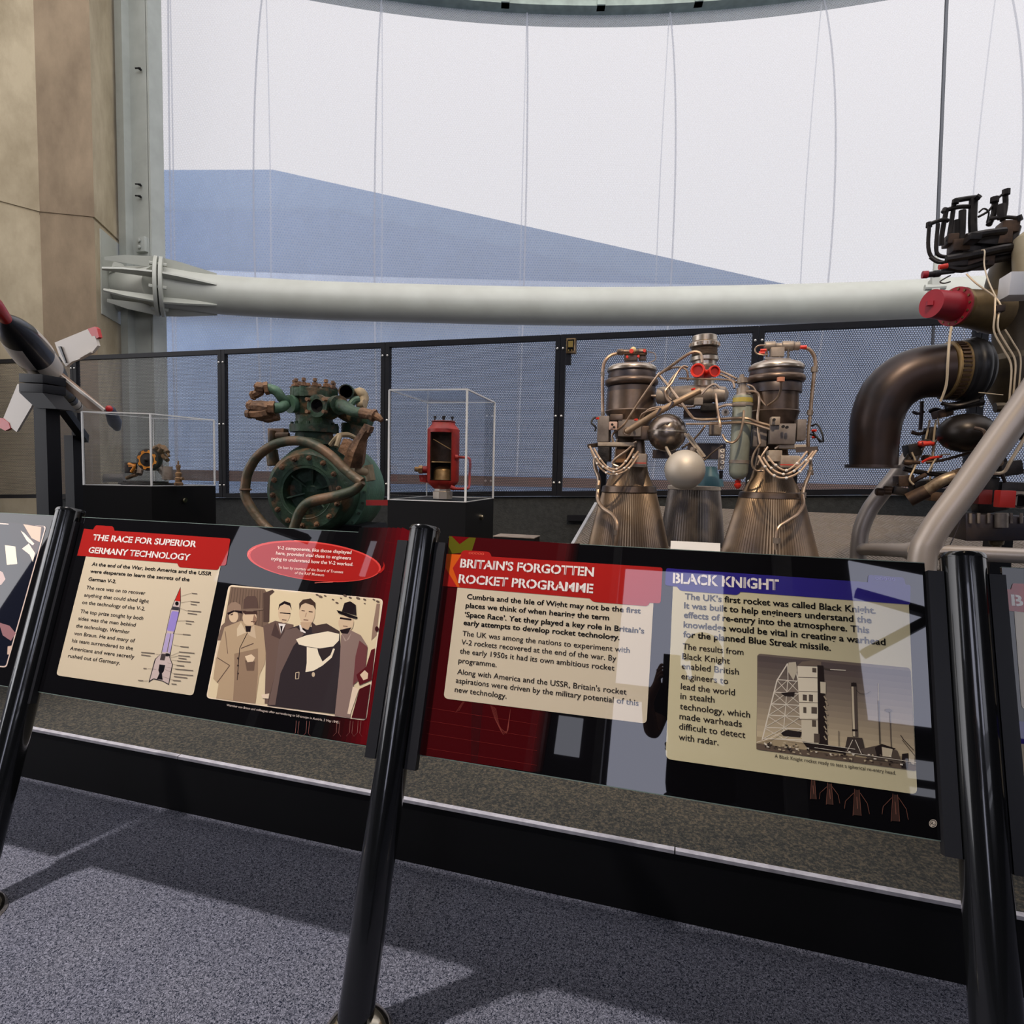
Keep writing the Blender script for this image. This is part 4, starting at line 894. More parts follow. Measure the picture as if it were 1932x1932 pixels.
#EXHIBITS
# ------------------------------------------------------------------ clear display cases on black plinths
def case(name, label, plabel, A_, Bq, Cq, zb, zt, lockpt, lockn):
    """A-B-C: three plan corners, B nearest"""
    D_ = A_+Cq-Bq; cs = [A_, Bq, Cq, D_]; ctr = (A_+Cq)/2
    pl = thing('case_plinth', plabel, 'plinth', (ctr.x, ctr.y, DZ))
    b = B(); b.hexa([Vector((p.x, p.y, DZ)) for p in cs], (0, 0, zb-DZ-.002)); b.make('body', black_board, pl, flat=True)
    b = B(); b.cyl(lockpt, lockpt+lockn*.012, .017, seg=20); b.cyl(lockpt+lockn*.012, lockpt+lockn*.018, .010, seg=16); b.make('lock', chrome, pl)
    rt = thing(name, label, 'case', (ctr.x, ctr.y, zb))
    def q(p, z): return Vector((p.x, p.y, z))
    cs2 = [ctr+(p-ctr)*.985 for p in cs]
    for i in range(4):
        p, r_ = cs2[i], cs2[(i+1) % 4]
        b = B(); n_ = Vector(((r_-p).y, -(r_-p).x, 0)).normalized()*.003
        b.hexa([q(p, zb), q(r_, zb), q(r_, zt), q(p, zt)], n_); b.make('acrylic_panel', acrylic, rt, flat=True)
    b = B(); b.hexa([q(p, zt) for p in cs2], (0, 0, .004)); b.make('acrylic_lid', acrylic, rt, flat=True)
    for i in range(4):
        p, r_ = cs2[i], cs2[(i+1) % 4]; w_ = .0075 if i in (0, 1) else .004
        b = B(); b.bar(q(p, zb), q(p, zt), .009 if i != 3 else .004); b.bar(q(p, zt), q(r_, zt), w_); b.bar(q(p, zb+.002), q(r_, zb+.002), .004); b.make('glued_edge', acrylic_edge, rt, flat=True)
    return ctr
VL = V(0, 530, 4.111, 2.9)
k_ = 2.91/5.468
zt_ = 1.4+.6*k_
A_, Bq, Cq = [EYE.xy.to_3d()+Vector((x*k_, y*k_, 0)) for x, y in ((-6.654, 5.18), (-5.962, 5.468), (-5.80, 6.283))]
zbL = P(1168/4.111, 530+1592/4.111, Bq.y).z
nL = Vector(((Cq-Bq).y, -(Cq-Bq).x, 0)).normalized()
lp = (Bq*.45+Cq*.55); d_ = ray(1427/4.111, 530+1700/4.111); tq = (Bq-EYE).dot(nL)/d_.dot(nL); lp = EYE+d_*tq
ctrL = case('display_case', 'clear acrylic case at left covering the small turbine with the orange toothed ring', 'black plinth with round lock under the turbine case', A_, Bq, Cq, zbL, zt_, lp, nL)
VC = V(430, 690, 3.715, 2.8)
zbR = 1.25
A2, B2, C2 = [PZ(430+x/3.715, 690+y/3.715, zbR) for x, y in ((1120, 940), (1667, 958), (1862, 930))]
ztR = P(430+1672/3.715, 690+165/3.715, B2.y).z
nR = Vector(((C2-B2).y, -(C2-B2).x, 0)).normalized(); d_ = ray(430+1770/3.715, 690+1060/3.715); lp = EYE+d_*((B2-EYE).dot(nR)/d_.dot(nR))
ctrR = case('display_case', 'tall clear acrylic case covering the red cutaway steam generator', 'black plinth with round lock under the red cutaway case', A2, B2, C2, zbR, ztR, lp, nR)

# small turbine in the left case
V1 = V(0, 530, 4.111, ctrL.y)
old = mat('weathered_bronze', (150, 118, 84), .6, .35, (86, 66, 48), 18, 4, .35, .65, .4, 60)
orange = mat('orange_ring', (226, 150, 42), .5, 0, (190, 116, 30), 20)
darkiron = mat('dark_iron', (52, 46, 42), .55, .4, (30, 27, 26), 16, 4, .35, .65, .3, 60)
greyiron = mat('grey_iron', (150, 136, 124), .55, .3, (106, 92, 82), 14, 4, .35, .65, .3, 50)
c = V1.p(1150, 1560); k = V1.r(1, c)
zf = zbL+.004
root = thing('small_turbine', 'small old turbine with orange toothed ring on a dark base in the left case', 'engine part', (c.x, c.y, zf))
def at(x, y, dy=0): return V1.p(x, y, dy)
b = B(); p = at(1140, 1560); b.box((p.x, p.y, zf+.006), (420*k, .16, .012)); p = at(1130, 1545); b.box((p.x, p.y, zf+.017), (330*k, .13, .010)); b.make('base', darkiron, root, bevel=.002)
wc = at(1155, 1388, -.04); wa = Vector((.28, -1, .0)).normalized()
b = B(); b.lathe(wc+wa*.02, wc-wa*.05, [(0, 88*k), (.06, 98*k), (.6, 98*k), (1, 84*k)], 40); b.make('wheel', darkiron, root)
b = B(); u1 = wa.orthogonal().normalized(); v1 = wa.cross(u1)
pts = []
for i in range(48):
    a = 2*PI*i/48; r_ = (88 if (i//3) % 2 else 72)*k; pts.append(wc+wa*.021+(u1*math.cos(a)+v1*math.sin(a))*r_)
inn = [wc+wa*.021+(u1*math.cos(2*PI*i/48)+v1*math.sin(2*PI*i/48))*62*k for i in range(48)]
for i in range(48):
    j = (i+1) % 48; b.faces([pts[i], pts[j], inn[j], inn[i]], [(0, 1, 2, 3)]); b.faces([pts[i], pts[j], pts[j]-wa*.006, pts[i]-wa*.006], [(0, 1, 2, 3)]); b.faces([inn[i], inn[j], inn[j]-wa*.006, inn[i]-wa*.006], [(0, 1, 2, 3)])
b.make('toothed_ring', orange, root, flat=True)
b = B(); b.lathe(wc+wa*.045, wc, [(0, 6*k), (.2, 14*k), (.4, 20*k), (.5, 50*k), (1, 56*k)], 24); b.make('hub', darkiron, root)
b = B(); b.cyl(at(1190, 1470, .05), at(1190, 1400, .05), 90*k, 70*k, 24); b.tube(q_ := V1.q([(1080, 1500), (1100, 1440, .03), (1150, 1420, .05), (1230, 1450, .05), (1290, 1530, .02)]), 26*k, 10); b.cyl(at(1300, 1440), at(1300, 1540), 40*k, 46*k, 14); b.make('housing', greyiron, root)
b = B()
for (x0, y0, x1, y1, r_) in ((1060, 1500, 980, 1530, 20), (1010, 1460, 1060, 1480, 26), (1240, 1340, 1270, 1290, 34), (1205, 1300, 1240, 1280, 26), (1270, 1300, 1300, 1330, 26), (1260, 1350, 1300, 1390, 24), (1215, 1340, 1235, 1270, 16), (1290, 1310, 1310, 1360, 14)):
    b.cyl(at(x0, y0, .02), at(x1, y1, .0), r_*k, r_*k*.8, 10)
b.make('valve_cluster', old, root)
b = B(); p = at(1015, 1450, .02); b.box(p, (78*k, .05, 100*k)); b.make('side_block', darkiron, root, bevel=.003)
b = B(); b.tube(V1.q([(1000, 1420, -.02), (1040, 1440, -.03), (1020, 1480, -.03)]), 14*k, 8); b.box(at(1025, 1430, -.01), (40*k, .03, 30*k)); b.make('side_fitting', orange, root)
c2 = at(1385, 1550); root = thing('small_valve', 'small dark turned valve standing right of the turbine in the left case', 'engine part', (c2.x, c2.y, zf))
b = B(); t_ = at(1378, 1395); b.lathe((c2.x, c2.y, zf), (c2.x, c2.y, t_.z), [(0, 36*k), (.1, 38*k), (.14, 26*k), (.3, 30*k), (.34, 22*k), (.5, 28*k), (.54, 16*k), (.7, 16*k), (.74, 20*k), (.82, 18*k), (.85, 8*k), (1, 6*k)], 20); b.make('body', old, root)
b = B(); p = at(1420, 1535); b.cyl(at(1385, 1530), p, 14*k, seg=10); b.make('side_port', old, root)

# red cutaway steam generator
V2 = V(430, 690, 3.715, ctrR.y-.03)
redp = mat('red_enamel', (172, 46, 38), .42, 0, (140, 32, 28), 9, 4, .4, .62, .15, 40)
brassin = mat('brass_inside', (186, 152, 104), .4, .7, (130, 100, 66), 14, 3)
dkin = mat('dark_brown_inside', (120, 98, 82), .6, .3, (66, 56, 48), 10, 4)  # dark brown tone for the lining inside the cutaway
a0_, a1_ = V2.p(1505, 400), V2.p(1505, 940); a1_.z = zbR+.004; a0_.x = a1_.x; a0_.y = a1_.y; k = V2.r(1, a1_); H_ = a0_.z-a1_.z
root = thing('cutaway_steam_generator', 'red cylindrical steam generator with a cutaway window, in the tall case', 'engine part', tuple(a1_))
def hz(y): return (940-y)/540.0
prof = [(hz(870), 60*k), (hz(850), 84*k), (hz(828), 104*k), (hz(810), 112*k), (hz(472), 112*k), (hz(460), 112*k), (hz(448), 112*k), (hz(415), 82*k), (hz(400), 80*k)]
seg = 48
# the window faces the viewer: drop those faces
dirv = (EYE-a1_); dirv.z = 0; dirv.normalize()
b = B(); d_ = Vector((0, 0, 1)); xo = d_.orthogonal().normalized(); yo = d_.cross(xo)
def ang(i): return xo*math.cos(2*PI*(i+.5)/seg)+yo*math.sin(2*PI*(i+.5)/seg)
lef = dirv.cross(Vector((0, 0, 1)))
def skip(kk, i):
    v_ = ang(i); s_ = -v_.dot(lef); return kk in (3,) and v_.dot(dirv) > 0 and -.42 < (v_.dot(lef)) < .78
sg = 1
b.lathe(a1_, a1_+d_*H_, prof, seg, skip=lambda kk, i: kk == 3 and ang(i).dot(dirv) > 0 and -.54 < ang(i).dot(dirv.cross(d_)) < .80); b.make('vessel', redp, root)
b = B(); b.lathe(a1_, a1_+d_*H_, [(hz(806), 104*k), (hz(475), 104*k)], seg, capa=True, capb=True, skip=lambda kk, i: ang(i).dot(dirv) > 0 and -.54 < ang(i).dot(dirv.cross(d_)) < .80); b.make('liner', dkin, root)
b = B(); b.lathe(a1_, a1_+d_*H_, [(hz(805), 66*k), (hz(740), 66*k), (hz(725), 60*k), (hz(712), 40*k), (hz(708), 22*k)], 28); b.make('burner_cup', brassin, root)
b = B(); b.lathe(a1_, a1_+d_*H_, [(hz(684), 102*k), (hz(676), 102*k)], 36); b.bar(a1_+d_*(hz(610)*H_)+lef*0+dirv*.03-dirv.cross(d_)*90*k, a1_+d_*(hz(520)*H_)+dirv*.04+dirv.cross(d_)*70*k, .004); b.make('baffle', brassin, root)
b = B(); b.lathe(a1_, a1_+d_*H_, [(0, 72*k), (hz(890), 74*k), (hz(885), 60*k), (hz(868), 60*k)], 8); b.make('hex_foot', mat('cadmium_steel', (190, 180, 168), .35, .7), root)
b = B(); b.lathe(a1_, a1_+d_*H_, [(hz(402), 76*k), (hz(394), 84*k), (hz(388), 80*k)], 36); b.make('top_ring', mat('dark_red', (110, 34, 34), .5), root)
for i, (dx, dy) in enumerate(((-58, -20), (-18, 40), (20, -46), (60, 10))):
    b = B(); p = a1_+d_*(hz(388)*H_)+Vector((dx*k, dy*k, 0)); b.cyl(p, p+d_*22*k, 6*k, seg=8); b.cyl(p+d_*20*k, p+d_*32*k, 12*k, seg=8); b.make('stud', darkiron, root)
b = B(); b.cyl(V2.p(1405, 728), V2.p(1360, 728, -.02), 26*k, 24*k, 14); b.make('inlet_port', redp, root)
b = B(); b.cyl(V2.p(1365, 728, -.02), V2.p(1340, 728, -.025), 30*k, seg=6); b.cyl(V2.p(1342, 728, -.025), V2.p(1310, 722, -.03), 20*k, 16*k, 10); b.make('brass_union', brassin, root)
b = B(); b.hexa([V2.p(1340, 765), V2.p(1410, 765), V2.p(1410, 822), V2.p(1345, 812)], (0, .02, 0)); b.cyl(V2.p(1360, 790, -.004), V2.p(1360, 790, -.012), 10*k, seg=8); b.make('bracket', redp, root)
b = B(); b.tube(V2.q([(1595, 640, -.02), (1650, 642, -.02), (1690, 650, -.02), (1698, 680, -.01), (1698, 712)]), 9*k, 8); b.cyl(V2.p(1590, 640, -.03), V2.p(1612, 640, -.02), 16*k, seg=10); b.make('upper_pipe', redp, root)
b = B(); b.tube(V2.q([(1560, 855, -.03), (1600, 862, -.03), (1655, 862, -.02), (1690, 850, 0), (1694, 760, .02), (1698, 712, .0)]), 9*k, 8); b.cyl(V2.p(1560, 850, -.04), V2.p(1590, 862, -.03), 15*k, seg=10); b.make('lower_pipe', redp, root)

# ------------------------------------------------------------------ green turbopump
VP_ = V(380, 640, 4.83, 2.9)
green = mat('worn_green_paint', (50, 76, 58), .5, .1, (100, 78, 54), 7, 7, .42, .62, .45, 40, rgb3=(38, 56, 42))
green2 = mat('pale_green_paint', (78, 112, 92), .5, .1, (58, 76, 58), 6, 6, .4, .66, .4, 40)
rust = mat('rusty_brown', (142, 106, 76), .65, .1, (74, 54, 40), 12, 6, .36, .64, .7, 40)
pipe_m = mat('rust_green_pipe', (112, 84, 60), .5, .15, (54, 60, 44), 6, 6, .38, .58, .4, 30)
hole_m = mat('black_void', (6, 6, 6), .9)
c = VP_.p(965, 1390); k = VP_.r(1, c); k *= 1.09; R0 = 385*k
root = thing('turbopump', 'large weathered green rocket turbopump with a looped pipe, behind the left graphic panel', 'engine', (c.x, c.y+.3, DZ))
Yv = Vector((-.21, .978, 0)); hx = Vector((.978, .21, 0)); fr = c
b = B(); b.lathe(fr-Yv*.02, fr+Yv*.62, [(0, 210*k), (.0, 215*k), (.001, 330*k), (.02, 350*k), (.05, 376*k), (.09, 388*k), (.30, 392*k), (.31, 440*k), (.37, 440*k), (.38, 396*k), (.40, 396*k), (.41, 446*k), (.47, 446*k), (.48, 420*k), (.8, 430*k), (1, 380*k)], 64, capa=False); b.make('casing', green, root)
b = B(); b.lathe(fr-Yv*.022, fr+Yv*.09, [(0, 238*k), (.05, 222*k), (.35, 214*k), (.8, 205*k), (.82, 100*k), (.55, 40*k), (.5, 1e-4)], 56, capa=False, capb=False); b.make('cover_recess', green, root)
b = B(); b.lathe(fr+Yv*.16, fr+Yv*.60, [(0, 300*k), (.02, 452*k), (.10, 466*k), (.9, 450*k), (1, 300*k)], 56); rear = b.make('rear_casing', green2, root)
for i in range(6):
    a = 2*PI*i/6+.3; u_ = hx*math.cos(a)+Vector((0, 0, math.sin(a)))
    b = B(); b.bar(fr+u_*60*k+Yv*.065, fr+u_*212*k+Yv*.02, .008, .03, up=Yv); b.make('rib', green, root)
for i in range(14):
    a = 2*PI*i/14+.12; u_ = hx*math.cos(a)+Vector((0, 0, math.sin(a))); p = fr+u_*300*k
    b = B(); b.cyl(p-Yv*.018, p-Yv*.034, 26*k, 24*k, 6); b.sphere(p-Yv*.036, 17*k, 10); b.make('bolt', rust, root)
for i in range(26):
    a = 2*PI*i/26; u_ = hx*math.cos(a)+Vector((0, 0, math.sin(a))); p = fr+u_*430*k
    if p.z < 1.0 or u_.x < -.3: continue
    b = B(); b.cyl(p+Yv*.155, p+Yv*.30, 13*k, seg=6); b.make('flange_bolt', green, root)
def vt(x, y, w, dy=0): return (x, y, w, dy)
k /= 1.09; Yv = Vector((0, 1, 0))
# turret
cx = 1030
def tz(y): return VP_.p(cx, y, .16)
b0_, t0_ = tz(960), tz(440)
def tt(y): return (960-y)/520.0
b = B(); b.lathe(b0_, t0_, [(0, 230*k), (tt(900), 190*k), (tt(855), 178*k), (tt(850), 236*k), (tt(785), 238*k), (tt(780), 182*k), (tt(700), 178*k), (tt(690), 186*k), (tt(548), 190*k), (tt(540), 226*k), (tt(470), 226*k), (tt(462), 205*k), (1, 60*k)], 48); b.make('turret', green, root)
for i in range(11):
    a = 2*PI*i/11+.2; u_ = Vector((math.cos(a), math.sin(a), 0)); p = tz(545)+u_*190*k
    b = B(); b.cyl(p, p+Vector((0, 0, 100*k)), 44*k, 42*k, 14); bo = b.make('boss', green, root)
    p = p+Vector((0, 0, 100*k)); b = B(); b.cyl(p, p+Vector((0, 0, 8*k)), 46*k, seg=14); b.cyl(p, p+Vector((0, 0, 38*k)), 27*k, seg=6); b.cyl(p+Vector((0, 0, 38*k)), p+Vector((0, 0, 52*k)), 13*k, seg=8); b.cyl(p+Vector((0, 0, 52*k)), p+Vector((0, 0, 80*k)), 22*k, 19*k, seg=8); b.make('stud_nut', rust, bo)
for i in range(10):
    a = 2*PI*i/10; u_ = Vector((math.cos(a), math.sin(a), 0)); p = tz(785)+u_*212*k
    b = B(); b.cyl(p, p+Vector((0, 0, 26*k)), 18*k, seg=6); b.make('turret_bolt', green, root)
po = VP_.p(1052, 606, -.02)
b = B(); b.lathe(po, po+Yv*.14, [(0, 62*k), (.0, 108*k), (.16, 110*k), (.2, 96*k), (1, 110*k)], 32, capa=False); b.make('front_port', green, root)
b = B(); b.lathe(po-Yv*.002, po+Yv*.03, [(0, 62*k), (.7, 54*k), (1, 50*k)], 24, capa=False); b.make('port_bore', hole_m, root)
for sx, sy in ((-1, -1), (1, -1), (-1, 1), (1, 1)):
    p = VP_.p(1052+sx*76, 606+sy*56, -.025); b = B(); b.cyl(p+Yv*.01, p-Yv*.02, 19*k, seg=6); b.make('port_bolt', rust, root)
# left ports and broken pipes
b = B(); b.tube(VP_.q([(860, 600, .12), (800, 590, .06), (745, 550, .0), (690, 480, -.03), (640, 455, -.04), (600, 450, -.05)]), 46*k, 14); b.cyl(VP_.p(840, 590, .06), VP_.p(800, 590, .03), 88*k, seg=20); b.tube(VP_.q([(760, 600, 0), (720, 625, -.05), (660, 625, -.08)]), 50*k, 14); b.make('left_elbow', green2, root)
b = B(); b.cyl(VP_.p(612, 445, -.05), VP_.p(575, 450, -.06), 62*k, seg=6)
b.tube(VP_.q([(575, 448, -.06), (530, 440, -.07), (495, 430, -.08)]), 44*k, 8, rads=[50*k, 52*k, 46*k], smooth=False); b.cyl(VP_.p(520, 430, -.075), VP_.p(495, 412, -.08), 40*k, 34*k, 6); b.tube(VP_.q([(540, 470, -.06), (500, 500, -.07), (450, 520, -.08)]), 34*k, 7, rads=[46*k, 40*k, 32*k], smooth=False); b.cyl(VP_.p(480, 510, -.08), VP_.p(462, 516, -.08), 44*k, seg=6); b.make('broken_union', rust, root)
b = B(); b.cyl(VP_.p(672, 628, -.08), VP_.p(620, 625, -.09), 66*k, seg=6); b.tube(VP_.q([(625, 625, -.09), (540, 610, -.1), (430, 605, -.1)]), 50*k, 8, rads=[58*k, 54*k, 44*k], smooth=False); b.cyl(VP_.p(470, 606, -.1), VP_.p(440, 604, -.1), 52*k, seg=6); b.tube(VP_.q([(620, 660, -.09), (520, 680, -.09), (410, 680, -.1)]), 40*k, 7, rads=[54*k, 52*k, 38*k], smooth=False); b.cyl(VP_.p(450, 680, -.1), VP_.p(420, 682, -.1), 46*k, 40*k, 7); b.tube(VP_.q([(700, 690, -.03), (600, 715, -.05), (500, 700, -.07)]), 40*k, 7, rads=[54*k, 50*k, 36*k], smooth=False); b.make('torn_pipe_stub', rust, root)
# right ports
b = B(); b.cyl(VP_.p(1225, 600, .06), VP_.p(1262, 600, .03), 90*k, seg=20); b.tube(VP_.q([(1240, 590, .06), (1310, 620, .0), (1390, 660, -.03), (1470, 675, -.04)]), 60*k, 14, rads=[66*k, 58*k, 50*k, 46*k]); b.make('right_elbow', green, root)
b = B(); b.cyl(VP_.p(1460, 672, -.04), VP_.p(1560, 690, -.05), 52*k, 46*k, 10); b.cyl(VP_.p(1555, 690, -.05), VP_.p(1580, 700, -.05), 58*k, seg=8); b.tube(VP_.q([(1575, 695, -.05), (1615, 715, -.05), (1645, 742, -.05)]), 26*k, 8, rads=[38*k, 34*k, 22*k], smooth=False); b.make('right_union', rust, root)
b = B(); b.tube(VP_.q([(1250, 640, .2), (1330, 690, .2), (1420, 720, .2), (1540, 740, .2)]), 70*k, 12); b.cyl(VP_.p(1410, 880, .35), VP_.p(1410, 770, .35), 150*k, 150*k, 24); b.make('rear_neck', green, root)
b = B(); b.lathe(VP_.p(1318, 478, .08), VP_.p(1345, 485, .30), [(0, 60*k), (0, 72*k), (.5, 70*k), (1, 66*k)], 24, capa=False); b.make('open_pipe', green, root)
b = B(); b.lathe(VP_.p(1319, 478, .079), VP_.p(1345, 485, .25), [(0, 62*k), (1, 56*k)], 24, capa=False); b.make('open_bore', hole_m, root)
bone = mat('bare_primer', (170, 150, 120), .6, .1, (120, 110, 84), 8, 4)
b = B(); b.tube(VP_.q([(1410, 500, .25), (1450, 490, .2), (1480, 530, .2), (1470, 600, .18)]), 52*k, 12, rads=[50*k, 54*k, 50*k, 42*k]); b.cyl(VP_.p(1430, 600, .15), VP_.p(1490, 590, .15), 46*k, seg=14); b.make('rear_elbow', bone, root)
b = B(); b.tube(VP_.q([(1350, 610, .1), (1390, 560, .12), (1440, 550, .14)]), 36*k, 10); b.make('cross_pipe', green2, root)
# looped pipe
lpth = [(760, 1840), (600, 1720), (490, 1590), (405, 1440), (402, 1330), (430, 1200), (520, 1060), (680, 955), (870, 925), (1030, 965), (1180, 1060), (1300, 1180), (1390, 1255), (1462, 1305)]
b = B(); b.tube([VP_.p(x, y, -.16) for x, y in lpth], 44*k, 14, 6); b.tube([VP_.p(x, y, -.165) for x, y in ((1468, 1300), (1400, 1370), (1300, 1410), (1190, 1440), (1040, 1470), (950, 1510), (890, 1590), (850, 1700), (800, 1840))], 46*k, 14, 6, rads=[34*k, 44*k, 48*k, 50*k, 50*k, 48*k, 46*k, 44*k, 44*k]); b.make('looped_pipe', pipe_m, root)
b = B(); b.torus(VP_.p(402, 1370, -.16), Vector((-.02, 0, 1)), 46*k, 9*k, 24, 8); b.make('pipe_clip', rust, root)
b = B(); b.tube(VP_.q([(1390, 1120, -.06), (1420, 1000, -.1), (1460, 900, -.12), (1515, 810, -.14)]), 60*k, 6, 3, rads=[100*k, 84*k, 56*k, 50*k], smooth=False); b.box(VP_.p(1518, 815, -.14), (70*k, .04, 60*k), Matrix.Rotation(.4, 3, 'Y')); b.box(VP_.p(1370, 1010, -.08), (190*k, .06, 130*k), Matrix.Rotation(.5, 3, 'Y')); b.make('torn_bracket', rust, root, flat=True)
b = B(); b.cyl(VP_.p(1380, 1190, -.06), VP_.p(1530, 1215, .02), 38*k, seg=14); b.cyl(VP_.p(1520, 1150, .02), VP_.p(1545, 1290, .02), 46*k, seg=10); b.make('side_pipe', bone, root)
b = B(); b.box(VP_.p(700, 870, .1), (190*k, .05, 120*k)); b.cyl(VP_.p(640, 830, .06), VP_.p(640, 960, .06), 34*k, seg=12); b.tube(VP_.q([(680, 880, .04), (800, 880, .06)]), 34*k, 10); b.cyl(VP_.p(640, 1010, .1), VP_.p(660, 1150, .1), 60*k, seg=12); b.make('rear_flange', pipe_m, root, bevel=.004)
b = B(); b.tube(VP_.q([(1180, 960, .0), (1230, 900, -.03), (1260, 880, -.03), (1230, 980, -.06)]), 24*k, 8); b.tube(VP_.q([(1240, 880, 0), (1330, 870, .05), (1400, 900, .1)]), 24*k, 8); b.make('bent_strap', bone, root)
b = B(); p = VP_.p(1640, 1486, .1); b.bar(VP_.p(1500, 1490, .0), VP_.p(1700, 1490, .05), .012, .03); b.make('cradle_bar', mat('cradle_red', (170, 40, 36), .5), root)
b = B(); b.hexa([Vector((c.x-.22, c.y+.15, DZ)), Vector((c.x+.34, c.y+.15, DZ)), Vector((c.x+.26, c.y+.15, c.z-R0*.8)), Vector((c.x-.16, c.y+.15, c.z-R0*.8))], (0, .3, 0)); b.make('cradle', black_matt, root, flat=True)

# ------------------------------------------------------------------ twin-nozzle rocket engine
VG = V(1070, 610, 3.513, 3.0)
bare = mat('bare_steel', (196, 186, 174), .3, .85, (150, 138, 126), 10, 4, .35, .65)
tubs = mat('heat_tinted_steel', (122, 104, 90), .36, .75, (84, 72, 66), 6, 4, .35, .65)
bluesteel = mat('blued_steel', (62, 60, 68), .4, .6, (88, 74, 64), 6, 4, .4, .7)
nozz = mat('nozzle_tubes', (150, 128, 104), .38, .75, (104, 92, 84), 4, 4, .35, .68)
alu = mat('dull_alloy', (158, 146, 134), .5, .45, (118, 106, 96), 12, 4)
alubox = mat('alloy_box', (138, 128, 120), .55, .3, (108, 98, 92), 12, 3)
pipe_s = mat('steel_pipe', (186, 164, 142), .35, .7, (138, 116, 98), 12, 3)
redcap = mat('red_plastic_cap', (214, 54, 38), .4)
pale = mat('pale_block', (190, 176, 158), .55, .1, (150, 134, 118), 14, 3)
pinkb = mat('primer_plate', (196, 164, 148), .6)
cylg = mat('grey_green_bottle', (150, 154, 140), .45, .15, (130, 134, 122), 8, 3)
wire = mat('black_cable', (24, 24, 26), .6)
harn = mat('harness_wire', (176, 150, 126), .5, .2)
bead = mat('white_bead', (232, 222, 210), .5)
tealm = mat('teal_paint', (40, 82, 92), .5)
gc = VG.p(880, 1000, .1)
eng = thing('twin_nozzle_rocket_engine', 'steel rocket engine with ribbed bell nozzles, two tall chambers and a pale sphere', 'engine', (gc.x, gc.y, DZ))
def chamber(x0, y0, x1, y1, dy, K, cap, man, ch, noz, hub):
    p0, p1 = VG.p(x0, y0, dy), VG.p(x1, y1, dy); p1.x = p0.x*.5+p1.x*.5; p0.x = p1.x if False else p0.x; p1.y = p0.y
    kk = VG.r(1, (p0+p1)/2)
    def T(y): return (y-y0)/(y1-y0)
    def lt(prof, **kw):
        b = B(); b.lathe(p0, p1, [(T(y), w*kk) for y, w in prof], kw.pop('seg', 56), **kw); return b
    lt(cap).make('dome_cap', bare, eng)
    lt(ch[0]).make('blued_band', bluesteel, eng)
    b = B(); y_, R_, r_ = man; b.torus(p0+(p1-p0)*T(y_), (p1-p0), R_*kk, r_*kk, 56, 12); b.make('manifold_ring', tubs, eng)
    lt(ch[1]).make('combustion_chamber', tubs, eng)
    lt(noz[0], seg=200, rib=.011).make('bell_nozzle', nozz, eng)
    lt(noz[1]).make('nozzle_band', tubs, eng)
    return p0, p1, kk, T
L = chamber(430, 260, 416, 1478, 0, 1, [(268, 44), (272, 90), (282, 140), (296, 160), (306, 164), (318, 164), (326, 152)], (392, 150, 27),
    ([(322, 150), (345, 158), (368, 158), (380, 148), (415, 148), (425, 158), (455, 160)], [(455, 160), (470, 162), (575, 166), (582, 172), (592, 166), (620, 150), (700, 112), (760, 96)]),
    ([(760, 92), (900, 106), (1000, 128), (1080, 160), (1110, 178), (1300, 228), (1470, 266), (1478, 268)], [(1070, 162), (1075, 178), (1095, 182), (1112, 186), (1120, 180)]), 44)
# right chamber
Rr = chamber(1388, 240, 1345, 1530, -.22, 1, [(246, 40), (252, 110), (268, 160), (284, 182), (296, 187), (308, 186), (316, 176)], (370, 168, 29),
    ([(312, 172), (330, 180), (350, 178), (360, 168), (395, 166), (405, 174), (460, 176)], [(460, 158), (470, 158), (575, 160), (582, 168), (592, 164), (640, 150), (760, 110), (820, 96)]),
    ([(820, 96), (940, 118), (1020, 142), (1100, 188), (1130, 212), (1300, 262), (1470, 312), (1530, 328)], [(1110, 196), (1115, 214), (1135, 220), (1150, 222), (1158, 214)]), 40)
for (xx, yy, dy, w0, w1) in ((850, 1090, .38, 152, 212),):
    p0 = VG.p(845, 1000, dy); p1 = VG.p(845, 1470, dy); p1.x = p0.x; p1.y = p0.y; kk = VG.r(1, p0)
    b = B(); b.lathe(p0, p1, [(.2, 160*kk), (.22, 172*kk), (.6, 196*kk), (1, 216*kk)], 150, rib=.011); b.make('bell_nozzle', mat('grey_nozzle', (138, 130, 124), .4, .7, (108, 100, 96), 6, 4), eng)
    b = B(); b.lathe(p0, p1, [(.16, 150*kk), (.165, 176*kk), (.215, 178*kk), (.22, 160*kk)], 48); b.make('nozzle_band', pale, eng)
    b = B(); p = VG.p(945, 1000, dy); b.lathe(VG.p(950, 950, dy), VG.p(945, 1080, dy), [(0, 40*kk), (.3, 50*kk), (.7, 86*kk), (1, 92*kk)], 28); b.make('teal_throat', tealm, eng)
def tb(name, pts, r, m, seg=8, sub=5):
    q_ = VG.q(pts); kk = VG.r(1, q_[0]); b = B(); b.tube(q_, r*kk, seg, sub); return b.make(name, m, eng)
def sph(name, x, y, dy, r, m):
    c_ = VG.p(x, y, dy); b = B(); b.sphere(c_, VG.r(r, c_), 40); return b.make(name, m, eng), c_
sp, c_ = sph('steel_sphere', 662, 725, -.12, 130, mat('polished_sphere', (176, 164, 154), .26, .9, (140, 126, 116), 3, 3))
kk = VG.r(1, c_); b = B(); b.torus(c_+Vector((0, 0, 6*kk)), Vector((.05, 0, 1)), 130*kk, 4*kk, 48, 6); b.lathe(c_+Vector((0, 0, 0)), c_+Vector((0, 0, 12*kk)), [(0, 133*kk), (1, 133*kk)], 48); b.make('weld_band', bare, sp)
ms, c_ = sph('matt_sphere', 780, 970, -.30, 137, mat('matt_aluminium_sphere', (196, 186, 172), .5, .35))
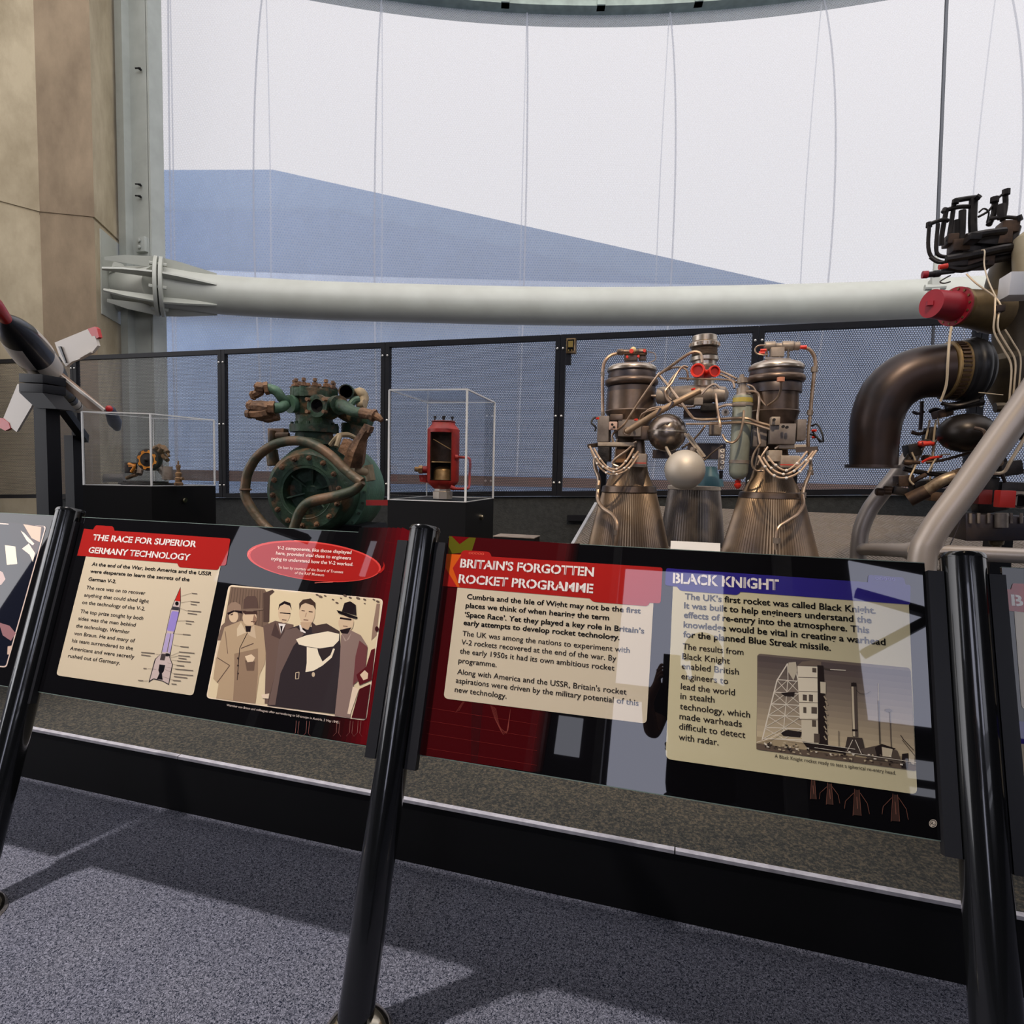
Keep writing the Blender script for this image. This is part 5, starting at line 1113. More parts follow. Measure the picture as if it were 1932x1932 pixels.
kk = VG.r(1, c_); b = B(); b.cyl(c_+Vector((40*kk, .0, 110*kk)), c_+Vector((55*kk, 0, 150*kk)), 22*kk, seg=10); b.make('sphere_boss', alu, ms)
# bottle
p0, p1 = VG.p(1166, 480, -.3), VG.p(1132, 1040, -.3); p1.y = p0.y; kk = VG.r(1, p0)
b = B(); b.lathe(p0, p1, [(0, 62*kk), (.02, 66*kk), (.90, 66*kk), (.95, 56*kk), (.985, 34*kk), (1, 8*kk)], 36); bo = b.make('grey_bottle', cylg, eng)
b = B(); b.lathe(p0, p1, [(.03, 68*kk), (.08, 68*kk)], 36); b.make('yellow_band', mat('yellow_band', (176, 158, 72), .5), bo)
b = B(); b.lathe(p0, p1, [(.09, 72*kk), (.12, 72*kk)], 36); b.lathe(p0, p1, [(.76, 69*kk), (.80, 69*kk)], 36); b.make('bottle_clamp', alu, bo)
b = B(); b.lathe(VG.p(1158, 340, -.3), p0, [(0, 16*kk), (.12, 18*kk), (.15, 34*kk), (.4, 38*kk), (.42, 26*kk), (.6, 26*kk), (.62, 40*kk), (.9, 44*kk), (1, 60*kk)], 24); b.make('bottle_valve', alu, bo)
b = B(); b.lathe(p1, p1-Vector((0, 0, 62*kk)), [(0, 22*kk), (.4, 18*kk), (.45, 26*kk), (.7, 24*kk), (1, 8*kk)], 14); b.make('bottle_drain', redcap, bo)
# centre pump body and top stack
b = B(); b.lathe(VG.p(590, 480, -.05), VG.p(1070, 470, -.1), [(0, 20*kk), (.02, 62*kk), (.12, 72*kk), (.16, 62*kk), (.2, 70*kk), (.5, 78*kk), (.75, 74*kk), (.8, 60*kk), (.84, 66*kk), (.96, 58*kk), (1, 20*kk)], 36); b.make('pump_body', alu, eng)
p0, p1 = VG.p(912, 84, .1), VG.p(906, 420, .1); p1.y = p0.y
def T2(y): return (y-84)/336.0
b = B(); b.lathe(p0, p1, [(0, 92*kk), (T2(88), 98*kk), (T2(122), 100*kk), (T2(126), 96*kk), (T2(130), 112*kk), (T2(134), 118*kk), (T2(158), 118*kk), (T2(164), 98*kk)], 48); b.make('inlet_collar', bare, eng)
b = B(); pr_ = []
for i in range(6): pr_ += [(T2(166+i*9), 90*kk), (T2(170+i*9), 104*kk)]
b.lathe(p0, p1, pr_, 40); b.make('bellows', alu, eng)
b = B(); b.lathe(p0, p1, [(T2(222), 98*kk), (T2(226), 112*kk), (T2(250), 112*kk), (T2(256), 92*kk), (T2(280), 92*kk), (T2(284), 102*kk), (T2(300), 100*kk), (T2(330), 80*kk), (1, 84*kk)], 40); b.make('inlet_flange', bare, eng)
for i in range(18):
    a = 2*PI*i/18; b = B(); p = p0+(p1-p0)*T2(146)+Vector((math.cos(a), math.sin(a), 0))*119*kk; b.box(p, (10*kk, 10*kk, 20*kk), Matrix.Rotation(a, 3, 'Z')); b.make('collar_lug', alu, eng)
for (x, y, r, dx) in ((872, 316, 54, -.35), (966, 322, 44, .45)):
    c_ = VG.p(x, y, -.12); ax_ = Vector((dx, -1, .05)).normalized()
    b = B(); b.lathe(c_+ax_*.02, c_-ax_*.07, [(.12, 34*kk), (0, r*kk*.8), (.0, r*kk), (.15, r*kk*1.02), (.3, r*kk*.8), (1, r*kk*.7)], 30, capa=False); cp_ = b.make('red_cap', redcap, eng)
    b = B(); b.lathe(c_+ax_*.012, c_-ax_*.02, [(0, r*.74*kk), (1, r*.5*kk)], 24); b.make('cap_recess', mat('cap_inside', (150, 20, 18), .6), cp_)
# heads on the chambers
b = B(); b.lathe(VG.p(330, 190, -.03), VG.p(530, 190, -.03), [(0, 18*kk), (.05, 26*kk), (.2, 28*kk), (.22, 22*kk), (.7, 24*kk), (.72, 30*kk), (.95, 28*kk), (1, 16*kk)], 16); b.box(VG.p(424, 222, 0), (104*kk, .06, 74*kk)); b.box(VG.p(500, 222, 0), (60*kk, .05, 60*kk)); b.make('injector_head', tubs, eng, bevel=.002)
b = B(); b.sphere(VG.p(438, 175, -.06), 24*kk, 18); b.make('cream_knob', mat('cream_knob', (206, 190, 140), .5), eng)
for (x, y, r) in ((428, 188, 17), (400, 226, 10), (514, 186, 12), (474, 222, 10)):
    b = B(); c_ = VG.p(x, y, -.065); b.cyl(c_, c_+Vector((0, -.02, 0)), r*kk, seg=12); b.make('small_red_cap', redcap, eng)
b = B(); b.lathe(VG.p(1306, 152, -.22), VG.p(1546, 150, -.22), [(0, 26*kk), (.02, 34*kk), (.3, 36*kk), (.32, 24*kk), (.48, 24*kk), (.5, 36*kk), (.8, 36*kk), (.83, 30*kk), (.97, 32*kk), (1, 20*kk)], 20); b.box(VG.p(1390, 196, -.22), (90*kk, .05, 66*kk)); b.make('injector_head', alu, eng, bevel=.002)
b = B()
for x in (1322, 1350, 1408, 1466): b.cyl(VG.p(x, 250, -.24), VG.p(x, 170, -.24), 8*kk, seg=8)
b.bar(VG.p(1310, 232, -.25), VG.p(1480, 240, -.25), .01); b.make('head_studs', bare, eng)
for (x, y, r) in ((1566, 158, 13), (1290, 196, 10), (1300, 178, 10)):
    b = B(); c_ = VG.p(x, y, -.25); b.cyl(c_+Vector((-.012, 0, 0)), c_+Vector((.012, 0, 0)), r*kk, seg=12); b.make('small_red_cap', redcap, eng)
# big side pipes with unions
tb('side_pipe', [(332, 200, -.03), (290, 212, -.04), (252, 248, -.05), (238, 300, -.05), (234, 400, -.05), (236, 600, -.05)], 11, pipe_s, 10)
tb('side_pipe', [(1560, 160, -.22), (1602, 172, -.22), (1634, 210, -.22), (1646, 270, -.22), (1636, 340, -.22), (1622, 480, -.22), (1610, 620, -.22), (1600, 720, -.22), (1598, 820, -.22), (1612, 900, -.22), (1612, 980, -.24), (1580, 1060, -.28), (1562, 1130, -.32), (1566, 1200, -.36), (1530, 1262, -.42), (1460, 1312, -.46), (1402, 1352, -.48), (1390, 1410, -.49), (1388, 1500, -.49)], 13, pipe_s, 10)
tb('side_pipe', [(182, 900, -.05), (186, 960, -.06), (210, 1030, -.08), (206, 1100, -.10), (204, 1170, -.13), (236, 1226, -.17), (296, 1268, -.21), (328, 1320, -.24), (330, 1380, -.25), (318, 1490, -.25)], 13, pipe_s, 10)
for (x, y, dy, r) in ((235, 338, -.05, 17), (236, 600, -.05, 16), (1638, 306, -.22, 22), (1610, 592, -.22, 20), (1612, 990, -.24, 20), (1564, 1138, -.32, 20), (205, 1086, -.1, 20), (324, 1386, -.25, 20), (1390, 1440, -.49, 24)):
    c_ = VG.p(x, y, dy); b = B(); b.cyl(c_+Vector((0, 0, 18*kk)), c_-Vector((0, 0, 18*kk)), r*kk, seg=6); b.make('pipe_union', alu, eng)
# tubes
for pts, r in (
    ([(600, 345, -.1), (700, 275, -.12), (800, 205, -.13), (850, 188, -.13), (885, 205, -.13), (896, 258, -.13)], 10),
    ([(612, 330, -.12), (560, 400, -.14), (470, 530, -.15), (380, 665, -.16), (320, 715, -.16), (298, 750, -.16), (320, 800, -.16), (400, 810, -.16), (460, 785, -.15)], 8),
    ([(600, 336, -.11), (660, 400, -.14), (760, 530, -.2), (820, 610, -.26), (860, 636, -.3), (1000, 636, -.32), (1170, 628, -.36), (1260, 655, -.36), (1370, 690, -.36), (1412, 740, -.36), (1416, 800, -.36), (1380, 832, -.35)], 9),
    ([(790, 668, -.25), (1000, 664, -.33), (1180, 658, -.36), (1300, 690, -.37), (1390, 718, -.37)], 9),
    ([(742, 290, -.1), (745, 310, -.1), (700, 360, -.12), (660, 430, -.14), (664, 480, -.14), (690, 510, -.14)], 8),
    ([(800, 292, -.1), (770, 286, -.1), (735, 320, -.12), (690, 400, -.15), (650, 450, -.17), (670, 510, -.17), (740, 545, -.17), (830, 552, -.17), (862, 520, -.17)], 8),
    ([(1172, 580, -.38), (1165, 660, -.4), (1140, 750, -.4), (1100, 790, -.4), (1055, 780, -.4), (1030, 740, -.38)], 9),
    ([(1018, 690, -.36), (1008, 640, -.35), (996, 560, -.3), (985, 470, -.25)], 10),
    ([(1188, 452, -.33), (1240, 452, -.34), (1270, 475, -.34), (1272, 540, -.34), (1262, 620, -.34), (1268, 720, -.35), (1280, 800, -.36)], 9),
    ([(1000, 312, -.02), (1060, 335, -.05), (1125, 368, -.1)], 8), ([(1005, 336, -.03), (1060, 358, -.06), (1120, 392, -.1)], 8),
    ([(740, 366, -.1), (900, 370, -.14), (1040, 374, -.16), (1095, 385, -.18), (1110, 430, -.2)], 7),
    ([(490, 640, -.14), (520, 590, -.15), (560, 566, -.15), (640, 552, -.15), (720, 540, -.16)], 8),
    ([(478, 650, -.14), (500, 600, -.15), (560, 578, -.16), (630, 560, -.16)], 7),
    ([(1420, 385, -.45), (1416, 440, -.44), (1390, 500, -.42), (1330, 544, -.38)], 9),
    ([(1000, 560, -.3), (1060, 540, -.32), (1110, 545, -.34)], 9), ([(1190, 405, -.3), (1230, 420, -.3), (1250, 450, -.3), (1300, 530, -.3), (1340, 560, -.3)], 7),
    ([(890, 470, -.18), (940, 420, -.18), (980, 405, -.18), (1010, 430, -.18)], 8), ([(530, 450, -.04), (540, 480, -.06), (590, 482, -.06)], 10),
    ([(1310, 146, -.25), (1270, 148, -.26), (1246, 170, -.26), (1256, 200, -.26), (1300, 208, -.26), (1330, 206, -.25)], 6),
    ([(760, 830, -.1), (840, 770, -.12), (900, 700, -.14), (915, 680, -.14)], 7), ([(1030, 810, -.2), (960, 860, -.16), (910, 905, -.14), (890, 870, -.12)], 6),
    ([(620, 330, -.1), (720, 290, -.1), (790, 310, -.1), (800, 380, -.1)], 7), ([(1280, 800, -.36), (1240, 860, -.36), (1225, 930, -.36), (1250, 975, -.36), (1300, 978, -.36)], 8),
    ([(450, 790, -.15), (400, 840, -.18), (330, 890, -.2), (300, 930, -.2), (340, 950, -.2)], 8), ([(1330, 820, -.4), (1290, 880, -.42), (1262, 940, -.42)], 8),
    ([(540, 190, -.04), (580, 200, -.05), (585, 240, -.05), (540, 262, -.05)], 3)):
    tb('thin_pipe', pts, r, pipe_s, 7, 4)
tb('feed_pipe', [(396, 716, -.2), (440, 690, -.22), (520, 640, -.24), (600, 592, -.25), (740, 515, -.24), (880, 446, -.22)], 20, mat('tan_pipe', (176, 150, 122), .5, .4, (140, 116, 92), 10, 3), 12)
b = B()
for (x, y) in ((608, 588), (690, 545)): 
    c_ = VG.p(x, y, -.25); b.box(c_, (16*kk, .03, 60*kk), Matrix.Rotation(.5, 3, 'Y'))
b.make('pipe_clamp', bluesteel, eng)
c_ = VG.p(398, 716, -.2); b = B(); b.torus(c_, Vector((0, 1, .2)), 26*kk, 10*kk, 20, 8); b.make('pipe_nut', pipe_s, eng)
c_ = VG.p(1416, 372, -.46); b = B(); b.cyl(c_+Vector((0, 0, 14*kk)), c_-Vector((0, 0, 14*kk)), 24*kk, seg=14); b.make('orange_cap', mat('faded_orange', (196, 130, 100), .5), eng)
for (x0, y0, x1, y1) in ((780, 730, 900, 890), (800, 730, 915, 885), (655, 820, 690, 885)):
    b = B(); b.bar(VG.p(x0, y0, -.2), VG.p(x1, y1, -.24), 16*kk, .008); b.make('strut', pale, eng, flat=True)
# boxes
for nm, x, y, ww, hh, dy, dd, m_ in (('actuator_box', 246, 705, 76, 170, -.12, .10, alubox), ('primer_plate', 306, 680, 54, 54, -.16, .03, pinkb), ('actuator_box', 420, 700, 150, 110, -.10, .12, alubox), ('actuator_box', 500, 730, 110, 90, -.06, .10, tubs),
    ('valve_block', 330, 625, 84, 40, -.14, .05, tubs), ('mount_plate', 330, 805, 240, 26, -.12, .10, pale), ('dark_box', 250, 868, 76, 96, -.12, .10, darkiron), ('valve_block', 482, 910, 96, 90, -.12, .10, alu), ('valve_block', 360, 880, 70, 90, -.08, .08, mat('warm_block', (176, 132, 92), .5, .4)),
    ('actuator_box', 1416, 738, 170, 146, -.34, .10, alubox), ('actuator_box', 1270, 760, 90, 130, -.3, .08, alubox), ('actuator_box', 1540, 712, 62, 150, -.30, .10, alubox), ('valve_block', 1468, 920, 130, 92, -.36, .08, pale), ('valve_block', 1370, 880, 90, 80, -.34, .08, pale), ('mount_plate', 1480, 820, 180, 30, -.32, .10, pale), ('valve_block', 1376, 650, 60, 60, -.38, .05, pale),
    ('junction_block', 980, 700, 80, 90, -.14, .08, alu), ('junction_block', 870, 520, 60, 50, -.2, .05, alu), ('pump_foot', 940, 560, 110, 50, -.1, .08, darkiron), ('pump_foot', 880, 600, 220, 60, .02, .1, bluesteel), ('junction_block', 1140, 540, 90, 24, -.38, .03, alu)):
    c_ = VG.p(x, y, dy); k2 = VG.r(1, c_); b = B(); b.box(c_, (ww*k2, dd, hh*k2)); b.make(nm, m_, eng, bevel=.003)
b = B(); b.box(VG.p(920, 850, .12), (300*kk, .1, 130*kk)); b.box(VG.p(700, 870, .15), (330*kk, .1, 70*kk)); b.box(VG.p(1180, 860, .12), (220*kk, .1, 60*kk)); b.make('thrust_frame', bluesteel, eng)
for (x, y, ww) in ((486, 926, 90), (1470, 938, 110)):
    c_ = VG.p(x, y, -.18 if x < 900 else -.41); b = B(); b.box(c_, (ww*kk, .004, 6*kk)); b.make('red_line', redcap, eng)
for (x, y) in ((300, 672), (312, 690), (1455, 690), (1370, 640), (1430, 685), (1050, 588)):
    c_ = VG.p(x, y, -.19 if x < 900 else -.41); b = B(); b.cyl(c_, c_+Vector((0, -.012, 0)), 10*kk, seg=10); b.make('screw', darkiron, eng)
b = B(); b.cyl(VG.p(1048, 590, -.3), VG.p(1048, 590, -.33), 26*kk, seg=20); b.make('gauge', bare, eng)
c_ = VG.p(1022, 900, -.3); b = B(); b.box(c_, (44*kk, .012, 150*kk)); ch_ = b.make('drilled_strip', alu, eng, bevel=.002)
for y in (845, 882, 920, 955):
    c_ = VG.p(1028, y, -.308); b = B(); b.lathe(c_+Vector((0, -.006, 0)), c_, [(0, 8*kk), (0, 14*kk), (1, 14*kk)], 16, capa=False); b.make('eyelet', bead, ch_)
b = B(); b.cyl(VG.p(1020, 975, -.3), VG.p(1020, 1030, -.3), 14*kk, 12*kk, 10); b.make('dark_plug', black_matt, eng)
c_ = VG.p(1120, 1030, .2)
# wiring harnesses
for pts, r in (([(150, 815, -.2), (190, 890, -.24), (240, 950, -.26), (310, 985, -.27), (380, 960, -.26), (440, 890, -.22), (470, 850, -.18)], 7), ([(178, 830, -.2), (220, 900, -.24), (270, 955, -.25), (330, 965, -.26), (390, 915, -.24), (440, 830, -.18)], 7),
    ([(160, 850, -.2), (200, 930, -.24), (260, 990, -.26), (330, 1000, -.27), (410, 960, -.25), (470, 880, -.2)], 7),
    ([(1270, 880, -.46), (1310, 950, -.5), (1370, 1010, -.52), (1450, 1025, -.54), (1540, 985, -.52), (1610, 900, -.48), (1650, 845, -.44)], 8), ([(1300, 890, -.46), (1350, 960, -.5), (1430, 1000, -.52), (1500, 980, -.52), (1580, 910, -.48), (1630, 850, -.44)], 8),
    ([(1330, 880, -.46), (1380, 940, -.5), (1450, 975, -.52), (1520, 930, -.5), (1590, 850, -.46)], 7)):
    o = tb('wiring_loom', pts, r, harn, 7)
    for p_ in VG.q(pts[1:-1:1]):
        b = B(); b.sphere(p_+Vector((0, -.012, 0)), 10*kk, 8); b.make('tie_bead', bead, o)
for pts in ([(212, 622, -.14), (175, 630, -.16), (162, 660, -.17), (190, 690, -.17), (182, 715, -.17)], [(1620, 680, -.3), (1660, 672, -.32), (1690, 730, -.34), (1695, 785, -.34), (1650, 750, -.33), (1625, 715, -.3)], [(1610, 735, -.3), (1650, 750, -.32), (1680, 790, -.33)]):
    tb('black_cable', pts, 7, wire)
for (x, y) in ((1625, 712), (1628, 756), (450, 640), (828, 438), (196, 632)):
    c_ = VG.p(x, y, -.2 if x < 900 else -.31); b = B(); b.cyl(c_, c_+Vector((.01, -.016, 0)), 9*kk, seg=8); b.make('small_red_cap', redcap, eng)
b = B(); b.bar(VG.p(140, 815, -.18), VG.p(230, 800, -.12), 20*kk, .02); b.bar(VG.p(1520, 838, -.38), VG.p(1660, 832, -.42), 20*kk, .02); b.make('loom_arm', tubs, eng)
# feet so that the engine stands on the deck
b = B()
for (x, dy) in ((240, .35), (845, .7), (1500, .3)):
    p = VG.p(x, 900, dy); b.bar(Vector((p.x, p.y, DZ)), Vector((p.x, p.y, p.z)), .04)
b.make('support_leg', black_matt, eng)

# white card in front of the engine
VW = V(1070, 610, 3.513, 2.45)
c_ = VW.p(853, 1485); root = thing('label_card', 'plain white label card propped on the deck edge in front of the twin-nozzle engine', 'card', (c_.x, 2.62, DZ))
c_ = P(1312, 1032, 2.62); w_ = (P(1360, 1032, 2.62)-P(1265, 1032, 2.62)).length
b = B(); b.hexa([Vector((c_.x-w_/2, 2.60, DZ)), Vector((c_.x+w_/2, 2.60, DZ)), Vector((c_.x+w_/2, 2.66, c_.z+.017)), Vector((c_.x-w_/2, 2.66, c_.z+.017))], (0, .004, 0)); b.make('card', mat('white_card', (244, 242, 238), .4), root, flat=True)
b = B(); b.hexa([Vector((c_.x-.02, 2.605, DZ)), Vector((c_.x+.02, 2.605, DZ)), Vector((c_.x+.02, 2.70, DZ)), Vector((c_.x-.02, 2.70, DZ))], (0, 0, .01)); b.bar((c_.x, 2.70, DZ), (c_.x, 2.665, c_.z-.01), .012); b.make('stand', black_matt, root)
c_ = P(970, 1014, 2.7); b = B(); b.box((c_.x, 2.75, DZ+.5*(c_.z-DZ)), (.20, .12, c_.z-DZ)); 
root = thing('black_label_block', 'low black block with a pale rim on the deck left of the twin-nozzle engine', 'block', (c_.x, 2.75, DZ)); b.make('block', black_board, root, flat=True)
b = B(); b.box((c_.x, 2.75, c_.z+.002), (.205, .125, .004)); b.make('rim', alu, root)

# ------------------------------------------------------------------ tall engine with the dark elbow, on a tube stand
VR = V(1540, 340, 2.611, 2.9)
darkel = mat('scorched_duct', (58, 46, 42), .38, .55, (38, 34, 36), 5, 4, .38, .66)
darkhs = mat('dark_housing', (44, 44, 46), .4, .5, (32, 31, 33), 6, 3)
brassd = mat('brassy_duct', (140, 116, 76), .4, .65, (98, 80, 56), 5, 4, .35, .68)
olive = mat('olive_body', (104, 90, 66), .45, .5, (70, 60, 48), 5, 4)
magenta = mat('red_blanking_cover', (158, 26, 44), .45, 0, (138, 22, 38), 8, 2)
creamt = mat('cream_tube', (206, 188, 160), .4, .3)
grime = mat('grimy_metal', (62, 56, 52), .45, .6, (36, 33, 32), 14, 4)
grime2 = mat('grimy_brown', (104, 80, 60), .5, .5, (60, 48, 42), 12, 4)
cream_tank = mat('cream_duct', (196, 182, 150), .5, .1, (168, 150, 118), 5, 3)
standm = mat('silver_stand_paint', (176, 166, 158), .38, .45)
c_ = VR.p(940, 1000, .1)
rz = thing('tall_rocket_engine', 'tall rocket engine at right edge with dark elbow exhaust and red round cover', 'engine', (c_.x, c_.y, DZ))
K = VR.r(1, VR.p(700, 900)); 
def R(name, m, **kw):
    def deco(b): return b.make(name, m, kw.get('parent', rz), bevel=kw.get('bevel', 0), flat=kw.get('flat', False))
    return deco
def tbr(name, pts, r, m, seg=8, sub=5, rads=None):
    b = B(); b.tube(VR.q(pts), r*K, seg, sub, rads=[q*K for q in rads] if rads else None); return b.make(name, m, rz)
# exhaust elbow
tbr('exhaust_elbow', [(281, 1405, -.05), (284, 1290, -.05), (298, 1170, -.05), (345, 1060, -.05), (425, 985, -.05), (520, 948, -.05), (640, 938, -.05)], 140, darkel, 40, 10, [134, 138, 146, 152, 156, 158, 160])
b = B(); p = VR.p(275, 1410, -.05); b.lathe(p+Vector((0, 0, .006)), p-Vector((0, 0, .006)), [(0, 152*K), (1, 154*K)], 44); R('exhaust_flange', darkel)(b)
axr = Vector((1, .12, 0)).normalized(); p = VR.p(628, 938, -.05)
b = B(); b.lathe(p, p+axr*74*K, [(0, 160*K), (.1, 172*K), (.22, 174*K), (.25, 166*K), (.8, 166*K), (.85, 176*K), (1, 176*K)], 56); R('coupling_ring', brassd)(b)
b = B(); up_ = Vector((0, 0, 1)); sdv = axr.cross(up_)
for i in range(40):
    a = 2*PI*i/40; u_ = sdv*math.cos(a)+up_*math.sin(a); b.bar(p+axr*20*K+u_*171*K, p+axr*64*K+u_*171*K, 12*K, 10*K, up=u_)
R('clamp_teeth', grime2)(b)
b = B(); b.lathe(p+axr*74*K, p+axr*220*K, [(0, 170*K), (.1, 182*K), (.55, 186*K), (.8, 176*K), (1, 140*K)], 48); R('turbine_housing', darkhs)(b)
b = B(); b.torus(p+axr*140*K, axr, 150*K, 46*K, 48, 12); R('volute', darkhs)(b)
# red cover and brassy inlet duct
p = VR.p(566, 608, -.18); axc = Vector((1, .55, -.02)).normalized()
b = B(); b.lathe(p, p+axc*165*K, [(0, 74*K), (.0, 80*K), (.9, 84*K), (1, 84*K)], 40); cv = R('round_red_cover', magenta)(b)
b = B(); b.box(p-axc*.008, (.02, 26*K, 26*K)); b.make('cover_knob', magenta, cv)
b = B(); b.lathe(p+axc*165*K, p+axc*178*K, [(0, 112*K), (1, 112*K)], 36); cf = R('cover_flange', magenta)(b)
for i in range(14):
    a = 2*PI*i/14; u_ = axc.cross(up_).normalized()*math.cos(a)+up_*math.sin(a); b = B(); b.cyl(p+axc*160*K+u_*98*K, p+axc*170*K+u_*98*K, 7*K, seg=6); b.make('bolt', brassd, cf)
b = B(); b.lathe(p+axc*180*K, p+axc*480*K, [(0, 108*K), (.06, 112*K), (.08, 104*K), (.5, 112*K), (1, 130*K)], 40); R('inlet_duct', brassd)(b)
# main upright body and cream duct at the top right
b = B(); b.lathe(VR.p(985, 1120, .12), VR.p(985, 330, .12), [(0, 110*K), (.1, 150*K), (.3, 150*K), (.34, 120*K), (.62, 124*K), (.66, 150*K), (.8, 156*K), (.95, 120*K), (1, 80*K)], 40); R('main_body', olive)(b)
b = B(); b.lathe(VR.p(1075, 520, -.02), VR.p(1060, 248, -.02), [(0, 100*K), (.7, 96*K), (.9, 84*K), (1, 40*K)], 32); R('cream_duct', cream_tank)(b)
b = B(); b.hexa([VR.p(962, 448, -.22), VR.p(1120, 446, -.22), VR.p(1120, 562, -.22), VR.p(948, 566, -.22)], (0, .09, 0)); R('white_box', mat('white_enclosure', (232, 230, 228), .5), bevel=.004)(b)
# crown of valves and pipes
random.seed(11)
for pts, r in (([(556, 230, 0), (552, 330, 0), (575, 385, 0), (640, 410, 0)], 11), ([(600, 215, 0), (590, 330, 0), (605, 370, 0), (660, 380, 0)], 11), ([(640, 150, .02), (620, 260, .02), (615, 320, .02)], 14), ([(680, 100, .03), (670, 180, .03), (650, 300, .02)], 13),
    ([(560, 215, 0), (620, 195, .01), (650, 200, .02)], 12), ([(630, 150, .02), (700, 132, .03), (780, 130, .05)], 13), ([(685, 100, .03), (745, 90, .05), (806, 84, .05)], 15), ([(775, 90, .05), (770, 200, .04), (775, 300, .03)], 24), ([(720, 150, .04), (715, 280, .03), (700, 380, .02)], 20),
    ([(695, 200, .05), (690, 330, .04)], 26), ([(740, 280, -.04), (830, 262, -.04), (930, 250, -.02)], 22), ([(640, 390, -.03), (760, 370, -.03), (900, 340, -.02), (980, 330, 0)], 24), ([(800, 180, .02), (850, 150, .04), (890, 95, .06), (935, 55, .06)], 7), ([(930, 55, .05), (932, 120, .05), (918, 200, .04)], 15), ([(880, 95, .05), (876, 160, .05), (850, 220, .04)], 17),
    ([(850, 190, .02), (930, 182, .02), (1000, 188, .02)], 11), ([(800, 160, -.02), (826, 140, -.03), (850, 160, -.03), (840, 210, -.02)], 5), ([(560, 380, -.02), (600, 405, -.02), (650, 400, -.02)], 9), ([(620, 420, -.02), (720, 440, -.02), (850, 400, 0), (950, 380, .02)], 20), ([(990, 230, .04), (970, 300, .03), (960, 340, .03)], 22),
    ([(660, 470, -.06), (640, 480, -.08), (610, 500, -.1), (630, 508, -.1), (660, 500, -.08)], 4)):
    tbr('crown_pipe', pts, r, grime, 9, 4)
for (x, y, ww, hh, dy) in ((700, 330, 90, 70, .03), (760, 320, 80, 110, .05), (830, 300, 110, 70, .03), (900, 290, 100, 90, .05), (660, 300, 60, 60, .04), (780, 410, 170, 60, .02), (880, 360, 140, 60, .03), (680, 420, 110, 40, 0), (940, 240, 90, 70, .05), (770, 290, 60, 40, -.05)):
    c_ = VR.p(x, y, dy); b = B(); b.box(c_, (ww*K, .07, hh*K), Matrix.Rotation(random.uniform(-.2, .2), 3, 'Y')); R('valve_block', grime2 if (x % 40 == 20) else grime, bevel=.005)(b)
for (x0, y0, x1, y1, r) in ((555, 232, 557, 208, 18), (786, 78, 806, 92, 18), (935, 72, 936, 46, 22), (878, 108, 880, 84, 24), (995, 176, 1004, 200, 18), (688, 96, 684, 116, 20), (628, 160, 640, 140, 18), (912, 120, 914, 190, 24)):
    b = B(); b.cyl(VR.p(x0, y0, .02), VR.p(x1, y1, .02), r*K, seg=8); R('pipe_nut', grime)(b)
b = B(); b.lathe(VR.p(522, 466, -.06), VR.p(612, 462, -.06), [(0, 18*K), (.0, 22*K), (.3, 22*K)], 16); R('small_red_cap', magenta)(b)
b = B(); b.lathe(VR.p(545, 466, -.06), VR.p(680, 452, -.02), [(0, 18*K), (.25, 16*K), (.26, 20*K), (.45, 20*K), (.46, 10*K), (1, 8*K)], 12); R('igniter_plug', wire)(b)
for (x, y) in ((625, 428), (545, 1300), (668, 1680)):
    b = B(); c_ = VR.p(x, y, -.08); b.cyl(c_+Vector((-.015, 0, 0)), c_+Vector((.015, 0, .004)), 15*K, seg=12); R('small_red_cap', redcap)(b)
# cream service tubes
for pts, r in (([(740, 462, -.2), (790, 510, -.22), (880, 575, -.24), (912, 622, -.26)], 5), ([(815, 345, -.1), (830, 350, -.12), (828, 420, -.14), (850, 500, -.2), (885, 575, -.24)], 4), ([(882, 580, -.26), (880, 660, -.28), (876, 745, -.28), (920, 830, -.28), (960, 910, -.28), (955, 1040, -.28), (946, 1150, -.28)], 5), ([(908, 620, -.26), (896, 680, -.28), (898, 740, -.28), (940, 815, -.28), (980, 890, -.28), (976, 1000, -.28), (966, 1120, -.28)], 5),
    ([(930, 735, -.28), (970, 800, -.28), (1006, 870, -.28), (1002, 980, -.28), (990, 1090, -.28)], 4), ([(666, 720, -.22), (655, 800, -.22), (648, 900, -.22), (640, 1010, -.2), (612, 1090, -.18)], 7), ([(800, 1046, -.2), (860, 1052, -.2), (920, 1058, -.2)], 3)):
    tbr('service_tube', pts, r, creamt, 7, 4)
b = B(); c_ = VR.p(902, 634, -.27); b.box(c_, (40*K, .03, 36*K)); R('tube_clamp', grime2, bevel=.003)(b)
